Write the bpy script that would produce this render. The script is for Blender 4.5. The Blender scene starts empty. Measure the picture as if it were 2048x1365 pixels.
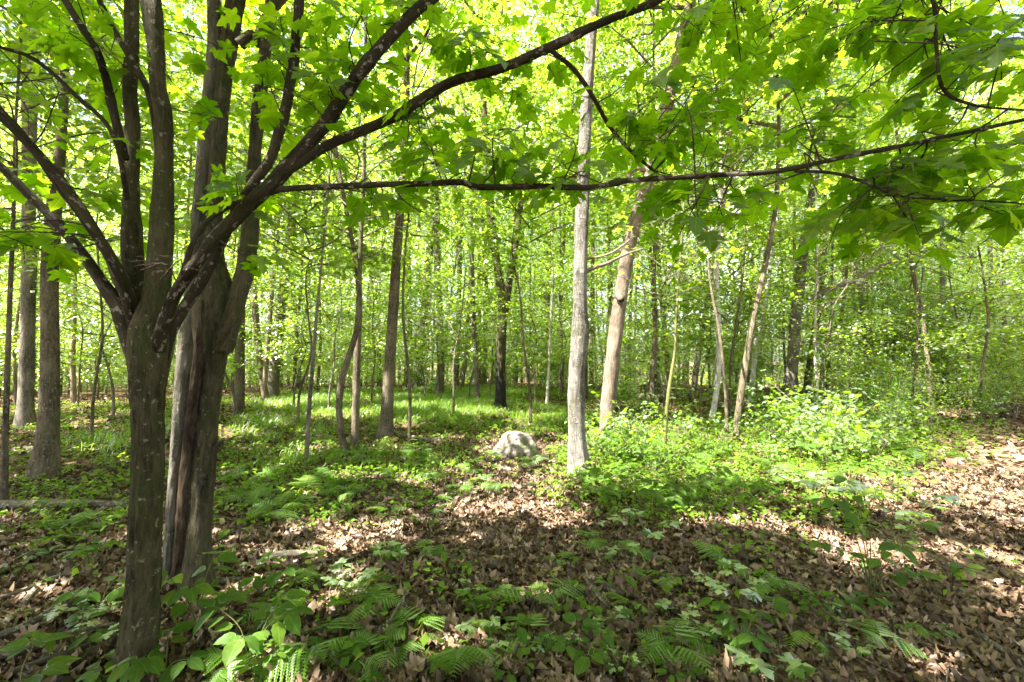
import bpy, math, random
import numpy as np
from mathutils import Vector, Matrix, noise as mnoise

# ------------------------------------------------------------------ camera, sky, sun, exposure
SC = bpy.context.scene
COL = SC.collection
R = math.radians
PITCH = R(2.0)
CAMZ = 1.5
FPX = 910.0                                   # focal length in pixels of a 2048 px wide frame (16 mm)
cam_d = bpy.data.cameras.new('camera'); cam = bpy.data.objects.new('camera', cam_d); COL.objects.link(cam)
cam_d.sensor_width = 36.0; cam_d.lens = 16.0; cam_d.clip_start = 0.02; cam_d.clip_end = 2000
cam.location = (0, 0, CAMZ); cam.rotation_euler = (R(90) + PITCH, 0, 0)
SC.camera = cam
SUN_EL, SUN_AZ = R(57), math.atan2(-0.80, -0.42)        # azimuth measured from +Y towards +X
SUND = np.array([math.sin(SUN_AZ)*math.cos(SUN_EL), math.cos(SUN_AZ)*math.cos(SUN_EL), math.sin(SUN_EL)])
W = bpy.data.worlds.new('World'); SC.world = W; W.use_nodes = True
wn = W.node_tree.nodes; wl = W.node_tree.links
bg = wn['Background']; sky = wn.new('ShaderNodeTexSky'); sky.sky_type = 'NISHITA'; sky.sun_disc = False
sky.sun_elevation = SUN_EL; sky.sun_rotation = SUN_AZ; sky.air_density = 1.0; sky.dust_density = 2.0; sky.ozone_density = 1.0
cl_tc = wn.new('ShaderNodeTexCoord'); cl_n = wn.new('ShaderNodeTexNoise'); cl_n.inputs['Scale'].default_value = 2.6; cl_n.inputs['Detail'].default_value = 7; cl_n.inputs['Roughness'].default_value = 0.55
wl.new(cl_tc.outputs['Generated'], cl_n.inputs['Vector'])
cl_r = wn.new('ShaderNodeValToRGB'); cl_r.color_ramp.elements[0].position = 0.40; cl_r.color_ramp.elements[1].position = 0.56; wl.new(cl_n.outputs[0], cl_r.inputs[0])
cl_h = wn.new('ShaderNodeHueSaturation'); cl_h.inputs['Saturation'].default_value = 0.12; cl_h.inputs['Value'].default_value = 1.5; wl.new(sky.outputs[0], cl_h.inputs['Color'])
cl_m = wn.new('ShaderNodeMix'); cl_m.data_type = 'RGBA'; wl.new(cl_r.outputs[0], cl_m.inputs[0]); wl.new(sky.outputs[0], cl_m.inputs[6]); wl.new(cl_h.outputs[0], cl_m.inputs[7])
wl.new(cl_m.outputs[2], bg.inputs[0]); bg.inputs[1].default_value = 0.052
sl = bpy.data.lights.new('sun', 'SUN'); sl.energy = 5.0; sl.angle = R(0.5); sl.color = (1.0, 0.95, 0.86)
sun = bpy.data.objects.new('sun', sl); COL.objects.link(sun)
sun.rotation_euler = Vector(SUND).to_track_quat('Z', 'Y').to_euler()
SC.view_settings.view_transform = 'Standard'; SC.view_settings.look = 'None'
SC.view_settings.gamma = 1.0; SC.view_settings.use_curve_mapping = False
SC.view_settings.exposure = 3.05
SC.render.engine = 'CYCLES'
cy = SC.cycles
cy.max_bounces = 6; cy.diffuse_bounces = 3; cy.glossy_bounces = 1; cy.transmission_bounces = 5; cy.transparent_max_bounces = 4
cy.use_denoising = True
try:
    cy.denoiser = 'OPENIMAGEDENOISE'; cy.denoising_input_passes = 'RGB_ALBEDO_NORMAL'
except Exception: pass
cy.caustics_reflective = False; cy.caustics_refractive = False
cy.sample_clamp_indirect = 6.0; cy.use_adaptive_sampling = True; cy.adaptive_threshold = 0.03
SC.render.use_persistent_data = False

rng = np.random.default_rng(11)
random.seed(5)

# ------------------------------------------------------------------ projection helpers
CP, SP = math.cos(PITCH), math.sin(PITCH)
def hgt(x, y):
    x = np.asarray(x, float); y = np.asarray(y, float)
    h = 0.045*np.sin(0.9*x + 0.3)*np.cos(0.7*y + 0.5) + 0.02*np.sin(2.3*x + 1.1*y) + 0.012*np.sin(4.1*y - 2.7*x + 1.0)
    d = np.sqrt(x*x + y*y)
    h = h - 0.05*np.clip(d - 24, 0, 30) + 0.10*np.exp(-((x+2.2)**2 + (y-12.5)**2)/18.0)
    h = h + 0.16*np.exp(-((x+1.5)**2 + (y-2.3)**2)/0.7)*0.4
    return h
def ray(px, py):
    cx = (px - 1024)/FPX; c = (682.5 - py)/FPX
    return np.array([cx, CP - c*SP, SP + c*CP])
def at(px, py, Y):
    d = ray(px, py); return np.array([0, 0, CAMZ]) + d*(Y/d[1])
def ground(px, py):
    d = ray(px, py); t = CAMZ/max(-d[2], 1e-3)
    for _ in range(14):
        p = d*t; t = t*0.4 + 0.6*(CAMZ - float(hgt(p[0], p[1])))/max(-d[2], 1e-3)
    p = d*t
    return np.array([p[0], p[1], float(hgt(p[0], p[1]))])
def proj(P):
    f = P[:, 1]*CP + (P[:, 2]-CAMZ)*SP; u = -P[:, 1]*SP + (P[:, 2]-CAMZ)*CP
    f2 = np.where(f > 0.05, f, np.nan)
    return 1024 + FPX*P[:, 0]/f2, 682.5 - FPX*u/f2

# ------------------------------------------------------------------ mesh helpers
def mk_mesh(name, V, F3=None, F4=None, mats=(), bark=None, smooth=True, mi=None):
    me = bpy.data.meshes.new(name)
    V = np.ascontiguousarray(V, np.float32)
    parts, st, off = [], [], 0
    if F3 is not None and len(F3):
        F3 = np.ascontiguousarray(F3, np.int32); parts.append(F3.ravel()); st.append(np.arange(len(F3))*3); off = len(F3)*3
    if F4 is not None and len(F4):
        F4 = np.ascontiguousarray(F4, np.int32); parts.append(F4.ravel()); st.append(off + np.arange(len(F4))*4)
    L = np.concatenate(parts).astype(np.int32); S = np.concatenate(st).astype(np.int32)
    me.vertices.add(len(V)); me.vertices.foreach_set('co', V.ravel())
    me.loops.add(len(L)); me.loops.foreach_set('vertex_index', L)
    me.polygons.add(len(S)); me.polygons.foreach_set('loop_start', S)
    if smooth: me.polygons.foreach_set('use_smooth', np.ones(len(S), bool))
    if bark is not None:
        a = me.attributes.new('bark', 'FLOAT_VECTOR', 'POINT'); a.data.foreach_set('vector', np.ascontiguousarray(bark, np.float32).ravel())
    for m in mats: me.materials.append(m)
    if mi is not None: me.polygons.foreach_set('material_index', np.ascontiguousarray(mi, np.int32))
    me.update(calc_edges=True)
    return me
def link(name, me, parent=None, loc=None, mat=None):
    o = bpy.data.objects.new(name, me); COL.objects.link(o)
    if parent is not None: o.parent = parent
    if loc is not None: o.location = loc
    if mat is not None: o.matrix_local = mat
    return o
def tag(o, label=None, cat=None, group=None, kind=None):
    if label: o['label'] = label
    if cat: o['category'] = cat
    if group: o['group'] = group
    if kind: o['kind'] = kind
    return o
def empty(name, loc, label, cat, group=None, rz=0, sc=1.0):
    o = bpy.data.objects.new(name, None); COL.objects.link(o); o.location = loc; o.rotation_euler = (0, 0, rz); o.scale = (sc, sc, sc)
    o.empty_display_size = 0.1
    return tag(o, label, cat, group)

class TB:                                      # collects tubes
    def __init__(s): s.V, s.F, s.B, s.n = [], [], [], 0
    def add(s, P, rad, sides=8, rough=0.0, flare=0.0, freq=6.0, lobes=5, ridge=0.0):
        P = np.asarray(P, float); n = len(P); rad = np.asarray(rad, float)*np.ones(n)
        T = np.gradient(P, axis=0); T /= np.linalg.norm(T, axis=1)[:, None] + 1e-9
        ref = np.array([1.0, 0, 0]) if abs(T[0][0]) < 0.8 else np.array([0, 1.0, 0])
        A = np.zeros_like(P); a = ref - T[0]*np.dot(ref, T[0]); a /= np.linalg.norm(a); A[0] = a
        for i in range(1, n):
            a = a - T[i]*np.dot(a, T[i]); a /= np.linalg.norm(a) + 1e-9; A[i] = a
        Bv = np.cross(T, A)
        th = np.linspace(0, 2*np.pi, sides, endpoint=False)
        arc = np.concatenate([[0], np.cumsum(np.linalg.norm(np.diff(P, axis=0), axis=1))])
        rr = rad[:, None]*np.ones((1, sides))
        ph = random.random()*6.28; off = random.random()*50
        if flare > 0:
            e = np.exp(-arc/0.16)[:, None]
            rr = rr*(1 + flare*e*(0.6 + 0.4*np.cos(lobes*th[None, :] + ph)))
        if rough > 0:
            q = np.zeros_like(rr)
            for i in range(n):
                for j in range(sides):
                    v = Vector((math.cos(th[j])*1.3 + off, math.sin(th[j])*1.3, arc[i]*freq*0.35))
                    q[i, j] = mnoise.noise(v) + 0.5*mnoise.noise(v*2.7) + 0.25*mnoise.noise(v*6.1)
            rr = rr*(1 + rough*q)
        if ridge > 0:
            for i in range(n):
                for j in range(sides):
                    r0 = rad[i]; v = Vector((math.cos(th[j])*r0*55 + off, math.sin(th[j])*r0*55, arc[i]*9))
                    rr[i, j] += ridge*(0.5 - 1.7*abs(mnoise.noise(Vector((v.x, v.y, v.z*0.45)))) + 0.6*mnoise.noise(Vector((v.x*2, v.y*2, v.z*2))))
        C, S_ = np.cos(th), np.sin(th)
        V = P[:, None, :] + rr[:, :, None]*(C[None, :, None]*A[:, None, :] + S_[None, :, None]*Bv[:, None, :])
        mr = float(rad.max())
        B = np.stack([rad[:, None]*C[None, :] + off, rad[:, None]*S_[None, :] + off*0.3, (arc[:, None] + off)*np.ones((1, sides))], -1)
        i0 = (np.arange(n-1)[:, None]*sides + np.arange(sides)[None, :])
        i1 = (np.arange(n-1)[:, None]*sides + (np.arange(sides)[None, :]+1) % sides)
        F = np.stack([i0, i1, i1 + sides, i0 + sides], -1).reshape(-1, 4) + s.n
        s.V.append(V.reshape(-1, 3)); s.B.append(B.reshape(-1, 3)); s.F.append(F); s.n += n*sides
        return s
    def cap(s):                                # closes the last tube's both ends with tip rings
        return s
    def mesh(s, name, mat):
        return mk_mesh(name, np.concatenate(s.V), F4=np.concatenate(s.F), mats=[mat], bark=np.concatenate(s.B))
def spline(P, n):
    P = np.asarray(P, float); m = len(P)
    if m == 2:
        t = np.linspace(0, 1, n)[:, None]; return P[0]*(1-t) + P[1]*t
    E = np.vstack([2*P[0]-P[1], P, 2*P[-1]-P[-2]])
    d = np.concatenate([[0], np.cumsum(np.linalg.norm(np.diff(P[:, :3], axis=0), axis=1))])
    tt = np.linspace(0, d[-1], n); out = []
    for t in tt:
        k = min(max(int(np.searchsorted(d, t, side='right'))-1, 0), m-2)
        u = (t-d[k])/(d[k+1]-d[k] + 1e-9)
        p0, p1, p2, p3 = E[k], E[k+1], E[k+2], E[k+3]
        out.append(0.5*((2*p1) + (-p0+p2)*u + (2*p0-5*p1+4*p2-p3)*u*u + (-p0+3*p1-3*p2+p3)*u**3))
    return np.array(out)

# leaf scattering -----------------------------------------------------------------
def fan(outline, zf):
    pts = [(0.36, 0.0)] + outline
    V = np.array([(x, y, zf(x, y)) for x, y in pts]); n = len(outline)
    F = np.array([(0, 1+i, 1+(i+1) % n) for i in range(n)])
    return V, F
half = [(-0.10, 0.10), (-0.10, 0.24), (-0.04, 0.42), (0.09, 0.35), (0.17, 0.31), (0.24, 0.47), (0.30, 0.49), (0.47, 0.66), (0.44, 0.50), (0.55, 0.46), (0.46, 0.30), (0.46, 0.19), (0.60, 0.23), (0.68, 0.36), (0.75, 0.22), (0.84, 0.20)]
maple_outline = [(0.0, 0.0)] + half + [(1.06, 0.0)] + [(x, -y) for x, y in reversed(half)]
LEAF_MAPLE = fan(maple_outline, lambda x, y: -0.20*abs(y)**1.3 - 0.14*x*x + 0.03*math.sin(9*y + 4*x))
LEAF_MAPLE2 = fan([(x, y*0.95) for x, y in maple_outline], lambda x, y: 0.10*abs(y) - 0.30*x*x + 0.04*math.sin(7*y - 5*x))
LEAF_MAPLE3 = fan([(x*0.95, y*1.08) for x, y in maple_outline], lambda x, y: -0.42*abs(y)**1.2 + 0.10*x - 0.05*x*x)
LEAF_MAPLE4 = fan([(x*0.92, y*(0.9 if y > 0 else 1.12)) for x, y in maple_outline], lambda x, y: -0.30*abs(y) - 0.55*max(0, x-0.35)**1.5 + 0.05*math.sin(8*y))
LEAF_MAPLE5 = fan([(x*1.04, y*(1.1 if y > 0 else 0.85)) for x, y in maple_outline], lambda x, y: 0.26*y - 0.22*y*y - 0.25*x*x + 0.05*math.sin(9*x + 5*y))
half6 = [(-0.06, 0.40), (0.17, 0.30), (0.47, 0.64), (0.47, 0.22), (0.70, 0.30)]
LEAF_MID = fan([(0, 0)] + half6 + [(1.05, 0)] + [(x, -y) for x, y in reversed(half6)], lambda x, y: -0.22*abs(y) - 0.16*x*x)
LEAF_FAR = (np.array([(0, 0, 0), (0.42, 0.44, -0.10), (1.0, 0, -0.16), (0.42, -0.44, -0.10)], float), np.array([(0, 1, 2), (0, 2, 3)]))
def ovate(w=0.34, n=9, teeth=0.03, droop=0.25, fold=0.25):
    V, F = [], []
    for i in range(n+1):
        t = i/n; ww = w*(math.sin(math.pi*t**0.75)**0.85 if 0 < t < 1 else 0)
        tz = -droop*t*t
        V.append((t, 0, tz))
        j = teeth*(1 if i % 2 else -1) if 0 < i < n else 0
        for s in (1, -1):
            V.append((t + 0.02, s*(ww + j*0.5), tz + fold*ww - 0.25*ww*ww))
    for i in range(n):
        a, b = 3*i, 3*i+3
        F += [(a, b, b+1), (a, b+1, a+1), (a, a+2, b+2), (a, b+2, b)]
    return np.array(V), np.array(F)
LEAF_OVATE = ovate(); LEAF_OVATE2 = ovate(0.30, 9, 0.03, 0.45, 0.1); LEAF_BEECH = ovate(0.25, 7, 0.02, 0.15, 0.15)
LEAF_HERB = (np.array([(0, 0, 0), (0.40, 0.34, 0.05), (1.0, 0, -0.20), (0.40, -0.34, 0.05), (0.45, 0, -0.04)], float), np.array([(0, 4, 1), (1, 4, 2), (0, 3, 4), (3, 2, 4)]))
LEAF_SMALL = ovate(0.32, 3, 0.0, 0.2, 0.2)

def frames(D, N):
    D = D/np.linalg.norm(D, axis=1)[:, None]; N = N - D*np.sum(D*N, axis=1)[:, None]; N /= np.linalg.norm(N, axis=1)[:, None] + 1e-9
    S_ = np.cross(N, D); return np.stack([D, S_, N], -1)          # (n,3,3), columns = local axes
def leaves(tmpl, P, Fr, S):
    V, F = tmpl; k = len(V); n = len(P)
    out = P[:, None, :] + S[:, None, None]*np.einsum('nij,kj->nki', Fr, V)
    FF = (F[None, :, :] + (np.arange(n)*k)[:, None, None]).reshape(-1, 3)
    return out.reshape(-1, 3), FF
def join(lst):
    V, F, o = [], [], 0
    for v, f in lst:
        V.append(v); F.append(f+o); o += len(v)
    return np.concatenate(V), np.concatenate(F)
def rand_frames(n, tilt=0.55, droop=0.25, g=rng):
    a = g.uniform(0, 2*np.pi, n); D = np.stack([np.cos(a), np.sin(a), -droop + 0.35*g.normal(size=n)], -1)
    N = np.stack([tilt*g.normal(size=n), tilt*g.normal(size=n), np.ones(n)], -1)
    return frames(D, N)

# ------------------------------------------------------------------ materials
def newmat(name):
    m = bpy.data.materials.new(name); m.use_nodes = True; n = m.node_tree.nodes; n.clear(); return m, n, m.node_tree.links
def ramp(n, stops):
    r = n.new('ShaderNodeValToRGB'); e = r.color_ramp.elements
    while len(e) < len(stops): e.new(0.5)
    for i, (p, c) in enumerate(stops):
        e[i].position = p; e[i].color = (*c, 1)
    return r
def mnode(n, l, op, a, b=None, c=None):
    x = n.new('ShaderNodeMath'); x.operation = op
    for i, v in enumerate((a, b, c)):
        if v is None: continue
        if isinstance(v, (int, float)): x.inputs[i].default_value = v
        else: l.new(v, x.inputs[i])
    return x.outputs[0]
def leafmat(name, refl, trans, tfac=0.5, gloss=0.05, rough=0.38, per='island', veins=False):
    m, n, l = newmat(name)
    if per == 'island': rnd = n.new('ShaderNodeNewGeometry').outputs['Random Per Island']
    else: rnd = n.new('ShaderNodeObjectInfo').outputs['Random']
    r1 = ramp(n, [(0, tuple(c*0.72 for c in refl)), (0.5, refl), (1, (refl[0]*1.5, refl[1]*1.22, refl[2]*1.1))])
    r2 = ramp(n, [(0, tuple(c*0.72 for c in trans)), (0.5, trans), (1, (trans[0]*1.45, trans[1]*1.18, trans[2]))])
    l.new(rnd, r1.inputs[0]); l.new(rnd, r2.inputs[0])
    d = n.new('ShaderNodeBsdfDiffuse'); t = n.new('ShaderNodeBsdfTranslucent'); g = n.new('ShaderNodeBsdfGlossy')
    c1, c2 = r1.outputs[0], r2.outputs[0]
    if veins:
        tc = n.new('ShaderNodeTexCoord'); nz = n.new('ShaderNodeTexNoise'); nz.inputs['Scale'].default_value = 45; nz.inputs['Detail'].default_value = 3
        l.new(tc.outputs['Object'], nz.inputs['Vector'])
        hv = n.new('ShaderNodeHueSaturation'); hv2 = n.new('ShaderNodeHueSaturation')
        v = mnode(n, l, 'MULTIPLY_ADD', nz.outputs[0], 0.6, 0.7)
        if per == 'object':
            sx = n.new('ShaderNodeSeparateXYZ'); l.new(tc.outputs['Object'], sx.inputs[0]); X_, Y_ = sx.outputs[0], mnode(n, l, 'ABSOLUTE', sx.outputs[1]); dm_ = Y_
            for ang in (46, 92):
                dm_ = mnode(n, l, 'MINIMUM', dm_, mnode(n, l, 'ABSOLUTE', mnode(n, l, 'SUBTRACT', mnode(n, l, 'MULTIPLY', Y_, math.cos(R(ang))), mnode(n, l, 'MULTIPLY', X_, math.sin(R(ang))))))
            mr = n.new('ShaderNodeMapRange'); mr.inputs[1].default_value = 0.006; mr.inputs[2].default_value = 0.03; mr.inputs[3].default_value = 1.35; mr.inputs[4].default_value = 1.0; l.new(dm_, mr.inputs[0])
            nz.inputs['Scale'].default_value = 5
            v = mnode(n, l, 'MULTIPLY', v, mr.outputs[0])
        l.new(v, hv.inputs['Value']); l.new(v, hv2.inputs['Value']); l.new(c1, hv.inputs['Color']); l.new(c2, hv2.inputs['Color'])
        c1, c2 = hv.outputs[0], hv2.outputs[0]
    l.new(c1, d.inputs[0]); l.new(c2, t.inputs[0]); g.inputs['Roughness'].default_value = rough; g.inputs[0].default_value = (1, 1, 1, 1)
    mx = n.new('ShaderNodeMixShader'); mx.inputs[0].default_value = tfac; l.new(d.outputs[0], mx.inputs[1]); l.new(t.outputs[0], mx.inputs[2])
    m2 = n.new('ShaderNodeMixShader'); fr = n.new('ShaderNodeFresnel'); fr.inputs[0].default_value = 1.35
    f = mnode(n, l, 'MULTIPLY', fr.outputs[0], gloss*7)
    l.new(f, m2.inputs[0]); l.new(mx.outputs[0], m2.inputs[1]); l.new(g.outputs[0], m2.inputs[2])
    o = n.new('ShaderNodeOutputMaterial'); l.new(m2.outputs[0], o.inputs[0]); return m
def barkmat(name, dark, light, spot=None, spot_amt=0.0, fis=1.0, rings=0.0, bump=0.5, moss=0.0, scale=1.0, spotscale=40.0):
    m, n, l = newmat(name)
    a = n.new('ShaderNodeAttribute'); a.attribute_name = 'bark'
    def nz(sc, vec_scale, det=5, rough=0.6):
        mp = n.new('ShaderNodeMapping'); mp.inputs['Scale'].default_value = vec_scale; l.new(a.outputs['Vector'], mp.inputs[0])
        t = n.new('ShaderNodeTexNoise'); t.inputs['Scale'].default_value = sc*scale; t.inputs['Detail'].default_value = det; t.inputs['Roughness'].default_value = rough
        l.new(mp.outputs[0], t.inputs['Vector']); return t.outputs[0]
    fine = nz(38, (1, 1, 0.24), 8, 0.75); big = nz(3.2, (1, 1, 0.5), 3); gr = nz(120, (1, 1, 0.6), 3)
    v = mnode(n, l, 'ADD', mnode(n, l, 'MULTIPLY', fine, 0.65), mnode(n, l, 'MULTIPLY', big, 0.5))
    r = ramp(n, [(0.46, dark), (0.57, tuple(p*0.55+q*0.45 for p, q in zip(dark, light))), (0.70, light)]); l.new(v, r.inputs[0])
    col = r.outputs[0]
    def over(col, fac, c):
        x = n.new('ShaderNodeMix'); x.data_type = 'RGBA'; l.new(fac, x.inputs[0]); l.new(col, x.inputs[6]); x.inputs[7].default_value = (*c, 1); return x.outputs[2]
    if moss > 0:
        mo = nz(5.5, (1, 1, 0.7), 5); rr = ramp(n, [(0.5, (0, 0, 0)), (0.66, (moss,)*3)]); l.new(mo, rr.inputs[0]); col = over(col, rr.outputs[0], (0.06, 0.075, 0.018))
    if spot:
        s0 = nz(11, (1, 1, 0.6), 6, 0.7); r0 = ramp(n, [(0.60, (0, 0, 0)), (0.68, (0.55,)*3)]); l.new(s0, r0.inputs[0]); col = over(col, r0.outputs[0], tuple(c*0.75 for c in spot))
        s1 = nz(spotscale, (1, 1, 0.75), 4, 0.62); rr = ramp(n, [(0.60-0.14*spot_amt, (0, 0, 0)), (0.655-0.14*spot_amt, (0.85,)*3)]); l.new(s1, rr.inputs[0]); col = over(col, rr.outputs[0], spot)
    if rings > 0:
        s2 = nz(5, (1.2, 1.2, 9), 3, 0.7); rr = ramp(n, [(0.60, (0, 0, 0)), (0.66, (rings,)*3)]); l.new(s2, rr.inputs[0]); col = over(col, rr.outputs[0], (0.03, 0.027, 0.024))
    b = n.new('ShaderNodeBsdfPrincipled'); b.inputs['Roughness'].default_value = 0.92; b.inputs['Specular IOR Level'].default_value = 0.15
    l.new(col, b.inputs['Base Color'])
    hh = mnode(n, l, 'ADD', mnode(n, l, 'MULTIPLY', fine, fis), mnode(n, l, 'MULTIPLY', gr, 0.35))
    bp = n.new('ShaderNodeBump'); bp.inputs['Strength'].default_value = bump; bp.inputs['Distance'].default_value = 0.05; l.new(hh, bp.inputs['Height']); l.new(bp.outputs[0], b.inputs['Normal'])
    o = n.new('ShaderNodeOutputMaterial'); l.new(b.outputs[0], o.inputs[0]); return m
M = {}
M['maple_leaf'] = leafmat('maple leaf', (0.055, 0.12, 0.008), (0.33, 0.60, 0.010), 0.66, 0.012, per='island', veins=True)
M['maple_leaf_o'] = leafmat('maple leaf single', (0.055, 0.12, 0.008), (0.33, 0.60, 0.010), 0.66, 0.012, per='object', veins=True)
M['canopy'] = leafmat('canopy leaf', (0.07, 0.135, 0.018), (0.37, 0.58, 0.035), 0.58, 0.035, 0.45)
M['under'] = leafmat('understorey leaf', (0.075, 0.145, 0.02), (0.38, 0.585, 0.035), 0.56, 0.045, 0.4)
M['shrub'] = leafmat('shrub leaf', (0.085, 0.17, 0.025), (0.34, 0.60, 0.018), 0.5, 0.05, 0.42)
M['shrub_o'] = leafmat('shrub leaf single', (0.06, 0.125, 0.018), (0.26, 0.48, 0.015), 0.5, 0.05, 0.42, per='object', veins=True)
M['fern'] = leafmat('fern', (0.085, 0.175, 0.018), (0.30, 0.58, 0.02), 0.45, 0.03, 0.45, per='object')
M['herb'] = leafmat('herb', (0.095, 0.18, 0.02), (0.34, 0.60, 0.02), 0.5, 0.04, 0.4)
M['grass'] = leafmat('grass', (0.10, 0.20, 0.016), (0.32, 0.58, 0.018), 0.45, 0.03, 0.4)
M['maple_bark'] = barkmat('maple bark', (0.026, 0.023, 0.009), (0.15, 0.132, 0.066), (0.30, 0.29, 0.19), -0.08, 1.3, 0, 1.0, 0.85)
M['limb_bark'] = barkmat('limb bark', (0.014, 0.011, 0.006), (0.072, 0.057, 0.034), (0.30, 0.26, 0.21), 0.10, 0.9, 0, 0.8, 0.3, 1.0, 26.0)
M['old_bark'] = barkmat('old bark', (0.028, 0.024, 0.011), (0.18, 0.155, 0.088), (0.26, 0.26, 0.2), -0.25, 1.4, 0, 1.0, 0.7)
M['grey_bark'] = barkmat('grey bark', (0.065, 0.055, 0.042), (0.27, 0.24, 0.195), (0.30, 0.28, 0.24), -0.1, 1.2, 0, 0.8, 0.25)
M['brown_bark'] = barkmat('brown bark', (0.055, 0.044, 0.028), (0.24, 0.195, 0.13), (0.28, 0.26, 0.2), 0.1, 1.3, 0, 0.9, 0.3)
M['half_bark'] = barkmat('half bark', (0.06, 0.055, 0.04), (0.24, 0.22, 0.17), (0.3, 0.29, 0.23), -0.1, 1.0, 0, 0.8, 0.5)
M['pale_bark'] = barkmat('pale bark', (0.075, 0.065, 0.05), (0.34, 0.31, 0.275), (0.42, 0.40, 0.36), 0.12, 1.2, 0.8, 1.0, 0.5)
M['birch_bark'] = barkmat('birch bark', (0.34, 0.31, 0.28), (0.66, 0.62, 0.57), (0.10, 0.085, 0.07), 0.1, 0.5, 0.9, 0.4, 0.0)
M['tan_bark'] = barkmat('tan bark', (0.10, 0.075, 0.055), (0.33, 0.26, 0.20), (0.20, 0.17, 0.13), 0.1, 1.0, 0.2, 0.7, 0.1)
M['black_bark'] = barkmat('blackened bark', (0.008, 0.008, 0.007), (0.035, 0.032, 0.028), (0.20, 0.20, 0.19), -0.45, 1.0, 0, 0.7, 0)
M['wood'] = barkmat('split wood', (0.035, 0.025, 0.015), (0.20, 0.145, 0.09), None, 0, 2.2, 0, 1.0, 0)
M['stick'] = barkmat('dead stick', (0.06, 0.05, 0.035), (0.24, 0.20, 0.15), (0.3, 0.3, 0.22), 0.3, 1.0, 0, 0.6, 0.3)
M['green_stem'] = barkmat('green stem', (0.06, 0.075, 0.02), (0.16, 0.16, 0.06), None, 0, 0.5, 0, 0.3, 0)
M['twig'] = barkmat('twig bark', (0.03, 0.02, 0.014), (0.09, 0.065, 0.045), None, 0, 0.6, 0, 0.4, 0)

def litmat(name, per):
    m, n, l = newmat(name)
    rnd = n.new('ShaderNodeNewGeometry').outputs['Random Per Island'] if per == 'island' else n.new('ShaderNodeObjectInfo').outputs['Random']
    r = ramp(n, [(0, (0.028, 0.018, 0.011)), (0.22, (0.07, 0.042, 0.024)), (0.44, (0.15, 0.086, 0.053)), (0.62, (0.115, 0.082, 0.037)), (0.82, (0.22, 0.14, 0.09)), (1, (0.36, 0.26, 0.175))])
    l.new(rnd, r.inputs[0])
    tc = n.new('ShaderNodeTexCoord'); nz = n.new('ShaderNodeTexNoise'); nz.inputs['Scale'].default_value = 40; nz.inputs['Detail'].default_value = 4
    l.new(tc.outputs['Object'], nz.inputs['Vector'])
    h = n.new('ShaderNodeHueSaturation'); l.new(r.outputs[0], h.inputs['Color']); l.new(mnode(n, l, 'MULTIPLY_ADD', nz.outputs[0], 1.1, 0.45), h.inputs['Value'])
    d = n.new('ShaderNodeBsdfDiffuse'); t = n.new('ShaderNodeBsdfTranslucent'); l.new(h.outputs[0], d.inputs[0]); l.new(h.outputs[0], t.inputs[0])
    mx = n.new('ShaderNodeMixShader'); mx.inputs[0].default_value = 0.18; l.new(d.outputs[0], mx.inputs[1]); l.new(t.outputs[0], mx.inputs[2])
    g = n.new('ShaderNodeBsdfGlossy'); g.inputs['Roughness'].default_value = 0.5; g.inputs[0].default_value = (1, 1, 1, 1)
    m2 = n.new('ShaderNodeMixShader'); m2.inputs[0].default_value = 0.03; l.new(mx.outputs[0], m2.inputs[1]); l.new(g.outputs[0], m2.inputs[2])
    o = n.new('ShaderNodeOutputMaterial'); l.new(m2.outputs[0], o.inputs[0]); return m
M['litter'] = litmat('dead leaves', 'island'); M['litter_o'] = litmat('dead leaf single', 'object')
def groundmat(name, stops, sc):
    m, n, l = newmat(name)
    tc = n.new('ShaderNodeTexCoord'); nz = n.new('ShaderNodeTexNoise'); nz.inputs['Scale'].default_value = sc; nz.inputs['Detail'].default_value = 8; nz.inputs['Roughness'].default_value = 0.75
    l.new(tc.outputs['Object'], nz.inputs['Vector'])
    vo = n.new('ShaderNodeTexVoronoi'); vo.inputs['Scale'].default_value = sc*2.4; l.new(tc.outputs['Object'], vo.inputs['Vector'])
    v = mnode(n, l, 'MULTIPLY_ADD', vo.outputs[0], 0.35, mnode(n, l, 'MULTIPLY', nz.outputs[0], 0.75))
    r = ramp(n, stops); l.new(v, r.inputs[0])
    b = n.new('ShaderNodeBsdfPrincipled'); b.inputs['Roughness'].default_value = 1; b.inputs['Specular IOR Level'].default_value = 0.05; l.new(r.outputs[0], b.inputs['Base Color'])
    bp = n.new('ShaderNodeBump'); bp.inputs['Strength'].default_value = 0.8; bp.inputs['Distance'].default_value = 0.03; l.new(v, bp.inputs['Height']); l.new(bp.outputs[0], b.inputs['Normal'])
    o = n.new('ShaderNodeOutputMaterial'); l.new(b.outputs[0], o.inputs[0]); return m
M['soil'] = groundmat('forest soil', [(0.25, (0.03, 0.02, 0.012)), (0.5, (0.10, 0.066, 0.04)), (0.75, (0.21, 0.14, 0.085))], 14)
M['path'] = groundmat('trodden path', [(0.25, (0.05, 0.035, 0.022)), (0.5, (0.15, 0.10, 0.065)), (0.75, (0.27, 0.19, 0.125))], 18)
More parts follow.
